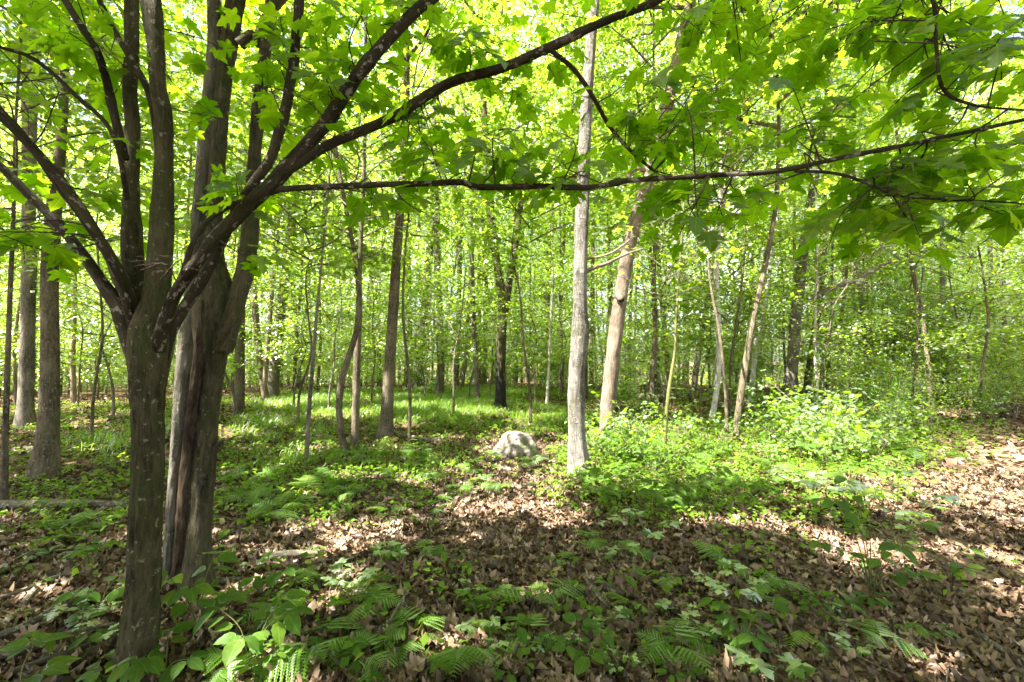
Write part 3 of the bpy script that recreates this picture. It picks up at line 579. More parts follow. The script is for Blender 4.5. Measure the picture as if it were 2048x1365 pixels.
o = mpart('twigs', tb, M['twig']); tag(o, kind='stuff')
px_, py_ = proj(LP); dist = np.linalg.norm(LP-[0, 0, CAMZ], axis=1); inv = (px_ > -30) & (px_ < 2080) & (py_ > -30) & (py_ < 1365)
score = np.where(inv, LS/dist, 0); order = np.argsort(-score); big = order[:300]; rest = order[300:]
mts = [mk_mesh('leaf', *t, mats=[M['maple_leaf_o']]) for t in (LEAF_MAPLE, LEAF_MAPLE2, LEAF_MAPLE3, LEAF_MAPLE4, LEAF_MAPLE5)]
for q, k in enumerate(big):
    mt = Matrix(LF[k].tolist()).to_4x4() @ Matrix.Scale(float(LS[k]), 4); mt.translation = Vector(LP[k]); link('leaf', mts[q % 5], BRO[int(np.argmin([np.min(np.linalg.norm(b[:, :3]-LP[k], axis=1)) for b in BR]))], mat=mt)
lst = [leaves((LEAF_MAPLE, LEAF_MAPLE2, LEAF_MAPLE3)[q], LP[rest[q::3]], LF[rest[q::3]], LS[rest[q::3]]) for q in range(3)]
# the upper crown of the same maple, above the frame
n = 5200; up = np.stack([rng.normal(-2.0, 1.5, n), rng.normal(2.4, 1.4, n), rng.uniform(3.6, 7.2, n)], -1)
cl = np.stack([rng.normal(-2.0, 1.6, 120), rng.normal(2.4, 1.4, 120), rng.uniform(3.7, 7.2, 120)], -1); up = cl[rng.integers(0, 120, n)] + rng.normal(size=(n, 3))*[0.34, 0.34, 0.08]
up = up[keep_out_of_shafts(up)]
lst.append(leaves(LEAF_MID, up, rand_frames(len(up), 0.35, 0.3), rng.uniform(0.08, 0.13, len(up))))
V, F = join(lst); o = link('foliage', mk_mesh('foliage', V, F, mats=[M['maple_leaf']]), maple); o.location = OFF; tag(o, kind='stuff')

# ------------------------------------------------------------------ the split tree right behind it
gs = ground(388, 1185); YS = gs[1]
split = empty('split_tree', gs, 'old tree with a long split down its trunk, right behind the dark maple', 'tree')
def spart(name, pts, bark, sides=18, n=60, rough=0.1, flare=0.0):
    P, Rr, _ = trace(pts, YS); Rr = Rr*0.80; S4 = spline(np.column_stack([P, Rr]), n); S4[:, 3] = np.clip(S4[:, 3], 0.004, None); tb = TB().add(S4[:, :3], S4[:, 3], sides, rough, flare, 7.0, ridge=0.007 if sides > 15 else 0.0)
    o = link(name, tb.mesh(name, M[bark]), split); o.location = -gs; return o
spart('trunk', [(390, 1215, 54), (394, 1180, 46), (398, 1080, 32), (405, 950, 31), (415, 800, 34), (423, 700, 42), (428, 630, 50), (432, 585, 48), (427, 520, 28), (428, 430, 23), (435, 330, 20), (444, 200, 21), (458, 90, 22), (472, 0, 23), (490, -150, 21), (500, -400, 18, .1), (510, -800, 9, .2)], 'old_bark', 52, 190, 0.10, 0.3)
tag(spart('trunk_half', [(333, 1150, 11, .0), (341, 1050, 13), (352, 930, 17), (366, 800, 24), (380, 690, 30), (388, 600, 27), (396, 500, 22), (404, 400, 21), (411, 310, 21), (417, 220, 20), (427, 120, 18), (430, 40, 18), (420, -100, 14), (400, -400, 9)], 'half_bark', 32, 130, 0.08), 'paler half of the split trunk')
tag(spart('split_wood', [(354, 1160, 15, -.03), (365, 1040, 16, -.04), (377, 900, 17, -.06), (391, 770, 14, -.10), (401, 660, 9, -.14), (405, 600, 4, -.14)], 'wood', 24, 120, 0.25), 'bare brown wood inside the split')
spart('stem', [(440, 700, 34), (462, 630, 30), (480, 580, 25), (495, 520, 24), (503, 420, 20), (511, 300, 17), (519, 200, 17), (531, 100, 16), (542, 20, 16), (552, -120, 15), (560, -400, 9)], 'old_bark', 20, 70, 0.12)
spart('branch', [(512, 90, 12), (525, 55, 13), (545, 25, 10), (575, -10, 8), (640, -90, 6)], 'old_bark', 10, 20, 0.1)
spart('branch_stub', [(425, 905, 14), (437, 893, 12), (444, 884, 7), (446, 881, 2)], 'old_bark', 10, 8, 0.2)
spart('branch_stub', [(478, 90, 18), (492, 78, 14), (503, 66, 9), (507, 62, 2)], 'old_bark', 10, 8, 0.2)

# ------------------------------------------------------------------ single trees that can be told apart
TREES = [
 ('forest_tree', 'straight brown trunk at the left edge with a flared foot beside thin saplings', [(88, 958, 36), (94, 900, 31), (98, 850, 28), (100, 700, 23), (99, 560, 22), (106, 430, 20), (118, 330, 15), (126, 240, 12), (129, 140, 12), (132, 20, 11)], 17, 'brown_bark', 0, 8),
 ('forest_tree', 'trunk with pale spreading root flare half hidden behind the leftmost brown trunk', [(50, 858, 24), (52, 800, 20), (55, 700, 19), (58, 520, 18), (58, 420, 17), (60, 200, 19), (63, 60, 18), (65, -20, 17)], 19, 'grey_bark', 1, 8),
 ('forest_tree', 'smooth olive brown pole trunk just right of the split tree', [(478, 828, 13), (480, 700, 12), (482, 560, 11), (488, 440, 10), (494, 340, 9)], 16, 'brown_bark', 2, 6.5),
 ('forest_tree', 'grey forest tree leaning right, thickest of the cluster left of the grass', [(544, 800, 14), (552, 700, 13), (565, 600, 12), (578, 490, 11), (592, 380, 10), (604, 280, 9)], 18, 'grey_bark', 3, 7),
 ('forest_tree', 'slim dark stem leaning left in the cluster left of the grass', [(532, 802, 8), (520, 720, 8), (512, 640, 8), (505, 540, 7)], 15, 'brown_bark', 4, 7),
 ('birch_tree', 'pale thin stem standing in the middle of the cluster left of the grass', [(528, 808, 6), (532, 730, 6), (540, 640, 5), (546, 560, 5)], 14, 'tan_bark', 1, 7.5),
 ('forest_tree', 'thin brown trunk leaning left behind the grass patch', [(598, 776, 7), (595, 690, 6), (588, 600, 6), (582, 520, 5)], 15, 'brown_bark', 0, 6),
 ('forest_tree', 'brown trunk with a cracked foot at the edge of the grass', [(770, 880, 17), (774, 820, 14), (779, 740, 13), (785, 640, 12), (792, 540, 11), (799, 440, 10), (806, 330, 9)], 16, 'brown_bark', 1, 7),
 ('forest_tree', 'left trunk of the twin grey trees behind the grass', [(817, 772, 11), (817, 690, 10), (815, 610, 10), (814, 500, 9)], 18, 'grey_bark', 2, 7),
 ('forest_tree', 'right trunk of the twin grey trees behind the grass, leaning right', [(835, 774, 13), (842, 690, 11), (850, 600, 10), (860, 500, 9), (868, 400, 8)], 18, 'grey_bark', 3, 7.5),
 ('forest_tree', 'light grey trunk with a flared foot on the far edge of the grass', [(878, 792, 10), (881, 720, 8), (880, 640, 8), (875, 540, 8), (874, 420, 7)], 17, 'grey_bark', 4, 7),
 ('forest_tree', 'dark slim trunk right of the light grey trunk behind the grass', [(912, 778, 6), (914, 690, 6), (918, 600, 5), (920, 500, 5)], 16, 'brown_bark', 0, 7),
 ('forest_tree', 'left of the close pair of poles beyond the grass', [(958, 768, 6), (957, 690, 6), (958, 590, 5)], 16, 'brown_bark', 1, 7),
 ('forest_tree', 'right of the close pair of poles beyond the grass', [(968, 768, 6), (970, 680, 6), (972, 570, 5)], 16, 'grey_bark', 2, 7),
 ('forest_tree', 'straight brown pole right of the forked tree with the black foot', [(1031, 770, 6), (1032, 680, 6), (1034, 580, 5)], 17, 'brown_bark', 3, 7),
 ('forest_tree', 'grey brown tree that forks high up, left of the pale trunk', [(1092, 768, 10), (1094, 690, 9), (1093, 610, 8), (1096, 530, 7), (1104, 440, 6)], 17, 'tan_bark', 4, 6.5),
 ('forest_tree', 'thin dark pole leaning right just left of the pale trunk', [(1112, 770, 5), (1117, 690, 5), (1121, 600, 4), (1124, 530, 4)], 15, 'brown_bark', 0, 6.5),
 ('forest_tree', 'dark thin pole between the pale trunk and the leaning trunk', [(1183, 780, 6), (1182, 690, 5), (1184, 590, 5), (1186, 500, 4)], 15, 'brown_bark', 2, 6.5),
 ('forest_tree', 'slim crooked dark tree right of the leaning trunk', [(1308, 840, 5), (1304, 760, 6), (1310, 660, 5), (1307, 590, 5), (1309, 500, 4)], 13, 'brown_bark', 3, 5.5),
 ('forest_tree', 'thin tree leaning left above the fallen wood right of the leaning trunk', [(1336, 800, 6), (1332, 690, 6), (1323, 600, 5), (1316, 500, 5)], 14, 'grey_bark', 4, 6),
 ('forest_tree', 'grey slanted stem left of the white birch', [(1384, 800, 7), (1395, 720, 7), (1408, 640, 6), (1422, 560, 6), (1434, 490, 5)], 14, 'grey_bark', 0, 6),
 ('forest_tree', 'rough grey trunk with bark in shreds left of the slanted stem', [(1370, 770, 8), (1373, 680, 8), (1370, 590, 8), (1366, 540, 7)], 16, 'grey_bark', 1, 6.5),
 ('birch_tree', 'upright white birch with dark marks in the bushes right of centre', [(1424, 838, 7), (1433, 780, 7), (1438, 700, 7), (1434, 610, 6), (1432, 540, 6), (1438, 470, 5)], 14, 'birch_bark', 2, 6),
 ('forest_tree', 'dark slim trunk leaning right in front of the leaning white birch', [(1470, 882, 8), (1480, 800, 8), (1493, 720, 8), (1506, 640, 7), (1524, 560, 7), (1540, 480, 6), (1552, 400, 5)], 13, 'brown_bark', 3, 5.5),
 ('birch_tree', 'thin white birch leaning right behind the dark slim trunk', [(1500, 805, 6), (1508, 730, 6), (1518, 660, 6), (1532, 590, 6), (1542, 520, 5), (1550, 470, 5)], 14, 'birch_bark', 4, 6),
 ('forest_tree', 'thick grey trunk leaning right with sunlit bark, right of the birches', [(1570, 822, 16), (1580, 760, 15), (1587, 700, 14), (1592, 630, 14), (1600, 560, 13), (1608, 490, 12), (1622, 400, 10)], 17, 'grey_bark', 0, 6.5),
 ('forest_tree', 'dark slanted trunk right behind the thick grey trunk', [(1612, 792, 9), (1620, 730, 9), (1630, 660, 8), (1640, 590, 7), (1648, 520, 6)], 16, 'brown_bark', 1, 6.5),
 ('forest_tree', 'thin dark pole among bushes right of the slanted trunk', [(1655, 800, 5), (1658, 720, 5), (1662, 630, 4)], 14, 'brown_bark', 2, 6),
 ('forest_tree', 'grey trunk rising from dense bushes on the right', [(1737, 764, 8), (1737, 690, 8), (1738, 600, 7), (1740, 520, 7)], 17, 'grey_bark', 3, 7),
 ('birch_tree', 'thin pale stem in the bushes near the footpath', [(1899, 768, 5), (1897, 690, 5), (1893, 600, 5)], 16, 'birch_bark', 4, 7),
 ('forest_tree', 'slanted thin trunk crossing behind the slim dark trunk beyond the grass', [(920, 770, 6), (940, 690, 6), (952, 620, 5), (968, 540, 4)], 14, 'tan_bark', 1, 7),
 ('forest_tree', 'thin grey trunk sunlit in patches seen between the left trunks', [(148, 805, 7), (146, 740, 7), (147, 680, 6), (150, 600, 6)], 16, 'tan_bark', 2, 7),
]
for (nm, lb, pts, H, bk, cr, cz) in TREES:
    forest_tree(nm, lb, 'tree', pts, H, bk, cr, cz, random.uniform(0.85, 1.1), sides=14, rings=40, rough=0.09)
# the thick grey trunk's big branch
root = [o for o in bpy.data.objects if o.get('label', '').startswith('thick grey trunk leaning')][0]
P, Rr, _ = trace([(1598, 606, 8), (1622, 598, 6.5), (1662, 577, 6), (1700, 566, 5.5), (1735, 548, 5), (1785, 522, 4), (1860, 500, 2.5)], root.location.y); S4 = spline(np.column_stack([P, Rr]), 26); o = link('branch', TB().add(S4[:, :3], S4[:, 3], 9, 0.1).mesh('branch', M['grey_bark']), root); o.location = -root.location

# forked tree with blackened foot
tb, base, S4 = traced_trunk([(1000, 818, 13), (1001, 770, 11.5), (1002, 700, 11), (1005, 610, 11), (997, 550, 9), (990, 500, 8.5), (983, 440, 9), (978, 380, 9), (974, 300, 8)], 17, 'old_bark', 30, 240, 0.08)
fork = empty('forked_tree', base, 'forked grey tree with a blackened foot on the grass', 'tree'); me = tb.mesh('trunk', M['old_bark']); me.materials.append(M['black_bark'])
co = np.zeros(len(me.vertices)*3, np.float32); me.vertices.foreach_get('co', co); zz = co[2::3]
th_ = (CAMZ - base[2]) + 0.0
for p in me.polygons:
    c = p.center
    if c.z < 1.15 + 1.2*mnoise.noise(Vector((c.x*22, c.y*22, c.z*5))): p.material_index = 1
link('trunk', me, fork)
P, Rr, _ = trace([(1006, 640, 9), (1014, 590, 8), (1024, 530, 7), (1033, 475, 6.5), (1037, 440, 6), (1048, 370, 5), (1062, 280, 4)], base[1]); S4b = spline(np.column_stack([P, Rr]), 26); o = link('stem', TB().add(S4b[:, :3], S4b[:, 3], 12, 0.08).mesh('stem', M['old_bark']), fork); o.location = -base
P, Rr, _ = trace([(984, 470, 5), (965, 440, 4.5), (945, 412, 4), (925, 395, 3), (900, 360, 2.5)], base[1]); S4b = spline(np.column_stack([P, Rr]), 16); o = link('branch', TB().add(S4b[:, :3], S4b[:, 3], 8, 0.08).mesh('branch', M['grey_bark']), fork); o.location = -base
mt = Matrix.Translation(Vector(S4[120, :3]-base)); link('limbs', CROWN[1][0], fork, mat=mt); link('crown', CROWN[1][1], fork, mat=mt)

# pale trunk and leaning trunk
pale, base, S4 = forest_tree('pale_tree', 'pale smooth trunk brightly lit at its foot, right of the boulder', 'tree', [(1158, 948, 27), (1156, 915, 22), (1153, 850, 19), (1153, 780, 18), (1157, 710, 19), (1160, 660, 20), (1160, 610, 16), (1162, 520, 15.5), (1163, 450, 15.5), (1166, 380, 14.5), (1171, 250, 14), (1180, 110, 12), (1190, 0, 11)], 16, 'pale_bark', 2, 7, 1.0, sides=32, rings=130, rough=0.17, flare=0.8)
for (pts) in ([(1170, 545, 5), (1190, 535, 4), (1215, 527, 3.5), (1250, 510, 2.5), (1285, 498, 2)], [(1170, 518, 3), (1195, 515, 2.5), (1225, 505, 2), (1260, 480, 1.5)]):
    P, Rr, _ = trace(pts, base[1]); S_ = spline(np.column_stack([P, Rr]), 14); o = link('dead_branch', TB().add(S_[:, :3], S_[:, 3], 7, 0.1).mesh('dead_branch', M['tan_bark']), pale); o.location = -base
lean, base, S4 = forest_tree('leaning_tree', 'tan trunk leaning right with an open knot hole, behind the pale trunk', 'tree', [(1210, 880, 15), (1214, 830, 16), (1222, 750, 17), (1231, 670, 17), (1241, 595, 16), (1254, 520, 16), (1268, 450, 15), (1290, 380, 14), (1318, 285, 13), (1340, 190, 13), (1362, 80, 12), (1385, -20, 11)], 15, 'tan_bark', 3, 7.5, 1.0, sides=20, rings=80, rough=0.15, flare=0.6)
for (nm, pts, bk) in (('knot', [(1234, 590, 8, -.13), (1240, 594, 9, -.17), (1243, 600, 7, -.20), (1244, 603, 2, -.2)], 'tan_bark'), ('knot_hole', [(1241, 597, 6, -.19), (1244, 602, 5, -.215), (1245, 604, 1, -.22)], 'black_bark'),
                      ('root_shoot', [(1172, 912, 6, -.5), (1178, 892, 5, -.45), (1190, 872, 5, -.35), (1206, 856, 5, -.2), (1216, 838, 4, -.1)], 'tan_bark'), ('branch', [(1300, 345, 6), (1275, 338, 5), (1262, 345, 4), (1250, 372, 3)], 'tan_bark'), ('branch', [(1345, 180, 9), (1375, 120, 8), (1400, 60, 7), (1430, -20, 6)], 'tan_bark')):
    P, Rr, _ = trace(pts, base[1]); S_ = spline(np.column_stack([P, Rr]), 14); o = link(nm, TB().add(S_[:, :3], S_[:, 3], 10, 0.12).mesh(nm, M[bk]), KN if nm == 'knot_hole' else lean)
    if nm != 'knot_hole': o.location = -base
    if nm == 'knot': KN = o

# young trees with layered leaves, one by one
SAP = [
 ('sapling', 'thin dark sapling with a forked stem at the far left edge', [(8, 1012, 11), (10, 900, 9), (13, 800, 8), (18, 650, 7), (24, 500, 6), (28, 400, 5), (30, 280, 4)], 6.5, 'brown_bark', 0, 0.8, True),
 ('sapling', 'spotted slender sapling forking above the shrubs left of the crooked pair', [(612, 930, 6), (616, 860, 5), (621, 780, 5), (628, 700, 4.5), (632, 640, 4), (640, 560, 3)], 5.5, 'grey_bark', 2, 0.85, True),
 ('sapling', 'left sapling of the crooked pair, bowed like a bracket', [(694, 915, 8), (684, 870, 8), (678, 820, 8), (684, 760, 8), (702, 700, 7), (714, 660, 7), (718, 590, 6), (722, 480, 5)], 7, 'brown_bark', 1, 0.85, True),
 ('sapling', 'right sapling of the crooked pair with a stub', [(708, 905, 10), (711, 840, 9), (713, 760, 9), (716, 680, 8), (719, 600, 7), (712, 520, 6), (700, 460, 5)], 6.5, 'brown_bark', 0, 0.9, True),
 ('sapling', 'yellowish young stem in front of the bushes right of the leaning trunk', [(1327, 905, 6), (1331, 850, 5), (1338, 780, 4.5), (1350, 700, 3.5), (1352, 640, 3)], 4.2, 'green_stem', 2, 0.7, True),
]
for (nm, lb, pts, H, bk, cr, sc, nr) in SAP:
    forest_tree(nm, lb, 'sapling', pts, H, bk, cr, 0, sc, near=nr, young=True, sides=10, rings=30, rough=0.10, flare=0.3)
# understorey: leafy young trees, standing between the traced ones
UT = [trunk_mesh(200+k, [5.6, 4.6, 6.6, 3.8, 5.2][k], 0.035, ['brown_bark', 'grey_bark'][k % 2], 0.3, 7)[0] for k in range(5)]
UTN = [trunk_mesh(210+k, [5.8, 6.6, 4.9][k], 0.03, 'brown_bark', 0.3, 8)[0] for k in range(3)]
def young(x, y, k, sc, label, group, near=False):
    root = empty('young_tree', (x, y, float(hgt(x, y))), label, 'young tree', group, random.uniform(0, 6.28), sc)
    if group: later(root, ('far ' if y > 25 else '') + ['leafy', 'slender', 'tall leafy', 'short bushy', 'grey stemmed'][k % 5] + ' young tree', None, group)
    T, C = (UTN, YOUNGN) if near else (UT, YOUNG); k %= len(T)
    link('trunk', T[k], root); link('limbs', C[k][0], root); o = link('crown', C[k][1], root)
    if y < 13: prune(o, root.location, Matrix.Rotation(root.rotation_euler.z, 4, 'Z') @ Matrix.Scale(sc, 4))
for (px, d, k, sc, lb) in [(330, 7.5, 0, 1.05, 'leafy young tree filling the gap between the dark maple stems'), (820, 8.5, 1, 1.1, 'bright leafy young tree above the grass, right of the cracked brown trunk'), (1060, 9.5, 2, 1.15, 'leafy young tree standing behind the boulder'),
                           (1450, 8.0, 0, 1.1, 'leafy young tree behind the maple leaves right of the leaning trunk'), (1960, 10.5, 1, 1.1, 'broad leafy young tree beside the footpath on the right'), (600, 9.5, 2, 1.0, 'young tree with flat leaf layers behind the slender sapling'), (190, 8.0, 1, 0.9, 'leafy young tree between the left edge trunks and the maple')]:
    young((px-1024)/FPX*d, d, k, sc, lb, None, True)
cells = []
for q in range(900):
    d = 9.5 + 30*random.random()**0.9; px = random.uniform(-260, 2300); x = (px-1024)/FPX*d
    if any((x-a)**2 + (d-b)**2 < (1.9 if d < 20 else 2.6)**2 for a, b in cells): continue
    cells.append((x, d))
    if len(cells) >= 104: break
for (x, d) in cells:
    young(x, d, random.randrange(5), random.uniform(0.75, 1.25), 'leafy young tree in the understorey, far back among the trunks', 'young trees of the understorey')
LT = [trunk_mesh(220+k, [2.8, 3.7, 2.3][k], 0.018, 'brown_bark', 0.2, 6)[0] for k in range(3)]
LOWP = []
for q in range(700):
    d = 11 + 15*random.random(); px = random.uniform(1640, 2300) if q % 4 < 1 else random.uniform(-200, 1640)
    if px < 1640: d = 17 + 20*random.random()
    x = (px-1024)/FPX*d
    if any((x-a)**2 + (d-b)**2 < 1.1**2 for a, b in LOWP) or (px > 1850 and d < 10.5): continue
    LOWP.append((x, d)); k = random.randrange(3); root = empty('sapling', (x, d, float(hgt(x, d))), 'sapling', 'sapling', 'bushy saplings', random.uniform(0, 6.28), random.uniform(0.7, 1.15))
    later(root, ('back ' if d > 17 else 'middle ' if d > 12 else 'front ') + ['bushy', 'tall bushy', 'short bushy'][k] + ' sapling', None, 'bushy saplings')
    link('trunk', LT[k], root); link('limbs', LOWY[k][0], root); link('crown', LOWY[k][1], root)
    if len(LOWP) >= 140: break
for (px, d, k, sc, lb) in [(470, 11.0, 1, .85, 'leafy young tree behind the olive pole'), (590, 13.0, 3, .95, 'short leafy young tree left of the slender sapling'), (660, 11.5, 1, .9, 'leafy young tree behind the crooked pair'), (745, 13.5, 0, .85, 'leafy young tree left of the cracked trunk, behind the grass'), (850, 15.0, 3, 1.0, 'short leafy young tree between the twin grey trees and the flared trunk'), (940, 14.5, 1, .9, 'leafy young tree left of the forked tree'), (1070, 14.0, 0, .8, 'leafy young tree right of the forked tree'), (1120, 16.5, 3, 1.1, 'leafy young tree just left of the pale trunk'),
                           (1290, 11.5, 1, .85, 'leafy young tree right of the leaning trunk'), (230, 11.0, 3, 1.0, 'short leafy young tree left of the dark maple'), (160, 14, 0, .9, 'leafy young tree behind the left edge trunks'), (1400, 13.5, 3, 1.0, 'short leafy young tree left of the white birch')]:
    young((px-1024)/FPX*d, d, k, sc, lb, None)
# background trees
BT = [trunk_mesh(300+k, [15, 17, 16, 14, 18][k], [0.085, 0.11, 0.07, 0.06, 0.095][k], ['grey_bark', 'brown_bark', 'tan_bark', 'brown_bark', 'grey_bark'][k], 0.28, 10) for k in range(5)]
def bgtree(x, y, k, sc, label, group, crown=True, wide=1.0):
    root = empty('forest_tree', (x, y, float(hgt(x, y))), label, 'tree', group, random.uniform(0, 6.28), sc)
    later(root, ('far ' if y > 34 else '') + ['straight grey', 'thick brown', 'slim tan', 'thin brown', 'tall grey'][k] + ' forest tree', None, group)
    link('trunk', BT[k][0], root); a = BT[k][1][10]; mt = Matrix.Translation(Vector(a)) @ Matrix.Diagonal((wide, wide, 1, 1)).to_4x4()
    if y < 32: link('limbs', CROWN[k][0], root, mat=mt)
    link('crown', CROWN[k][1], root, mat=mt)
tp = [(o.location.x, o.location.y) for o in bpy.data.objects if o.type == 'EMPTY' and o.get('category') == 'tree']
cells = []
for q in range(2500):
    d = 15 + 36*random.random()**0.8; px = random.uniform(-350, 2400); x = (px-1024)/FPX*d
    if any((x-a)**2 + (d-b)**2 < 1.9**2 for a, b in cells + tp): continue
    cells.append((x, d))
    if len(cells) >= 115: break
for (x, d) in cells:
    bgtree(x, d, random.randrange(5), random.uniform(0.85, 1.2), 'slim forest tree deep in the wood behind the clearing', 'trees deep in the wood')
PT = [trunk_mesh(330+k, [12, 13, 11, 14][k], [0.055, 0.07, 0.045, 0.06][k], ['brown_bark', 'grey_bark', 'birch_bark', 'tan_bark'][k], 0.34, 8) for k in range(4)]
pol = []
for q in range(3000):
    d = 11.5 + 30*random.random(); px = random.uniform(-60, 2110); x = (px-1024)/FPX*d
    if any((x-a)**2 + (d-b)**2 < 0.8**2 for a, b in pol + tp) or (d < 14 and 520 < px < 1130): continue
    pol.append((x, d)); k = random.choice((0, 0, 0, 1, 1, 2, 3)); sc = random.uniform(0.85, 1.2)
    root = empty('pole_tree', (x, d, float(hgt(x, d))), 'slender pole', 'tree', 'slender poles among the bigger trunks', random.uniform(0, 6.28), sc)
    root.rotation_euler = (random.gauss(0, 0.04), random.gauss(0, 0.04), random.uniform(0, 6.28))
    later(root, ('far ' if d > 30 else 'middle ' if d > 20 else 'near ') + ['dark', 'grey', 'white', 'tan'][k] + ' slender pole tree', None, 'slender poles among the bigger trunks')
    link('trunk', PT[k][0], root); a = PT[k][1][12]; link('crown', CROWN[q % 5][1], root, mat=Matrix.Translation(Vector(a)) @ Matrix.Diagonal((0.55, 0.55, 0.7, 1)).to_4x4())
    if len(pol) >= 120: break
# tall unseen trees added to the left and behind, crowns shaped to shade the clearing
for (x, y, r_, zc, nl) in [(-5.5, -3.5, 3.6, 10.5, 6500), (-9.5, -1.0, 3.6, 11, 6500), (-13, 3.0, 3.8, 11.5, 6500), (-1.5, -5.5, 3.6, 10, 6000), (3.5, -4.2, 3.4, 9.5, 6000), (-9.5, 4.6, 3.2, 10.5, 5500), (-16, 8, 4, 12, 5500), (8, -2.5, 3.2, 9.5, 4500), (-3.6, -0.4, 2.6, 9.0, 4200), (1.2, -0.8, 2.4, 8.4, 3200)]:
    z0 = float(hgt(x, y)); root = empty('added_shade_tree', (x, y, z0), 'shade', 'tree', 'added shade trees out of frame')
    SHT = globals().setdefault('SHT', []); SHT.append(root); root['label'] = 'tall added shade tree outside the view behind the camera, %s counted from the path side' % ORD[len(SHT)].replace('second', 'second')
    tm, S_ = trunk_mesh(int(500+x*7+y*3), zc+3, 0.17, 'grey_bark', 0.2, 9); link('trunk', tm, root)
    nc = 150; cc = rng.normal(size=(nc, 3)); cc /= np.linalg.norm(cc, axis=1)[:, None]; cc = cc*(rng.random(nc)**0.4)[:, None]*[r_, r_, 2.6] + [0, 0, zc]
    tb = TB()
    for c in cc[:40]:
        b = np.array([0, 0, max(4.5, c[2]-0.8*np.hypot(c[0], c[1]))]); tb.add(spline([b, (b+c)/2 + rng.normal(size=3)*0.15, c], 7), np.linspace(0.04, 0.006, 7), 5)
    link('limbs', tb.mesh('limbs', M['grey_bark']), root)
    P = np.repeat(cc, int(nl*2.1)//nc, 0); P = P + rng.normal(size=P.shape)*[0.42, 0.42, 0.12]; kp = keep_out_of_shafts(P + [x, y, z0], 1.0); P = P[kp]
    V, F = leaves(LEAF_FAR, P, rand_frames(len(P), 0.4, 0.25), rng.uniform(0.12, 0.21, len(P))); link('crown', mk_mesh('crown', V, F, mats=[M['canopy']], smooth=False), root)
# the far wood that closes the view
n = 30000; th = rng.uniform(-R(62), R(62), n); d = rng.uniform(46, 66, n); z = rng.uniform(-1.5, 24, n)
nc = 2600; th = rng.uniform(-R(62), R(62), nc); d = rng.uniform(46, 68, nc); cc = np.stack([d*np.sin(th), d*np.cos(th), -2.0 + 23*rng.random(nc)**1.5], -1)
P = np.repeat(cc, 26, 0); P = P + rng.normal(size=P.shape)*[1.1, 1.1, 0.35]
V, F = leaves(LEAF_FAR, P, rand_frames(len(P), 0.45, 0.25), rng.uniform(0.28, 0.55, len(P))); tb = TB()
for q in range(150):
    a = random.uniform(-R(60), R(60)); dd = random.uniform(48, 64); b = np.array([dd*math.sin(a), dd*math.cos(a), -1.8]); r0 = random.uniform(0.08, 0.2); tb.add(np.array([b, b + [random.uniform(-.4, .4), 0, 8], b + [random.uniform(-1, 1), 0, 19]]), [r0, r0*0.75, r0*0.3], 6)
far = link('distant_woods', mk_mesh('distant_woods', V, F, mats=[M['canopy']], smooth=False)); tag(far, 'bright green mass of far trees closing the view', 'woods', kind='stuff')
o = link('far_trunks', tb.mesh('far_trunks', M['grey_bark']), far); tag(o, kind='stuff')

# ------------------------------------------------------------------ boulder
gb = ground(1035, 914); rb = 44*gb[1]/FPX
import bmesh
bm = bmesh.new(); bmesh.ops.create_icosphere(bm, subdivisions=5, radius=1.0)
for v in bm.verts:
    p = v.co.copy(); q = 1 + 0.22*mnoise.noise(p*1.3 + Vector((3, 1, 7))) + 0.09*mnoise.noise(p*3.1) + 0.035*mnoise.noise(p*8)
    f = Vector((p.x*1.04, p.y*0.9, p.z*0.92))*q
    if f.x < -0.35: f.z -= 0.18*(-0.35-f.x)
    v.co = f*rb
me = bpy.data.meshes.new('boulder'); bm.to_mesh(me); bm.free(); me.materials.append(M['rock'])
for p in me.polygons: p.use_smooth = True
o = link('boulder', me, loc=gb + [0, 0.15, rb*0.10]); tag(o, 'rounded pale granite boulder half sunk in the leaf litter', 'boulder')

# ------------------------------------------------------------------ fallen wood
def fallen(name, label, cat, pts, Y=None, lift=0.03, sides=10, group=None, bark='stick'):
    P = []
    for (px, py, hw) in pts:
        w = ground(px, py); P.append([*(w + [0, 0, lift + hw*w[1]/FPX*0.6]), hw*w[1]/FPX])
    P = np.array(P); b = P[0, :3].copy(); S4 = spline(P, 24); S4 = np.vstack([S4[0]*[1, 1, 1, 0.02], S4, S4[-1]*[1, 1, 1, 0.02]])
    o = link(name, TB().add(S4[:, :3]-b, S4[:, 3], sides, 0.12).mesh(name, M[bark]), loc=b); return tag(o, label, cat, group)
fallen('fallen_log', 'long thin fallen log lying level across the left edge', 'log', [(-60, 1024, 8), (10, 1022, 9), (90, 1019, 8), (170, 1017, 7), (262, 1020, 6)], sides=14)
fallen('rotten_log', 'short broken piece of grey wood in the sunny patch right of the split tree', 'log', [(528, 1128, 6), (560, 1124, 8), (600, 1120, 7), (640, 1117, 4)], sides=12)
fallen('fallen_branch', 'mossy broken branch lying among dead leaves right of the middle ferns', 'branch', [(1168, 1162, 4), (1184, 1188, 5), (1204, 1212, 5), (1218, 1226, 3)])
fallen('fallen_branch', 'dark rotten branch lying just right of the mossy broken branch', 'branch', [(1178, 1158, 5), (1210, 1185, 8), (1240, 1205, 6)], bark='brown_bark')
fallen('fallen_branch', 'dark crooked branch near the bottom, right of the round leaved seedling', 'branch', [(1305, 1275, 7), (1316, 1300, 8), (1328, 1325, 7), (1332, 1355, 5)], bark='brown_bark')
fallen('fallen_branch', 'longest stick slanting up to the maple foot from the bottom left', 'stick', [(-10, 1290, 6), (60, 1262, 6), (110, 1232, 6), (170, 1210, 4)])
fallen('fallen_branch', 'grey stick standing out in the sunny litter left of the maple', 'stick', [(45, 1225, 6), (62, 1202, 6), (78, 1185, 5)])
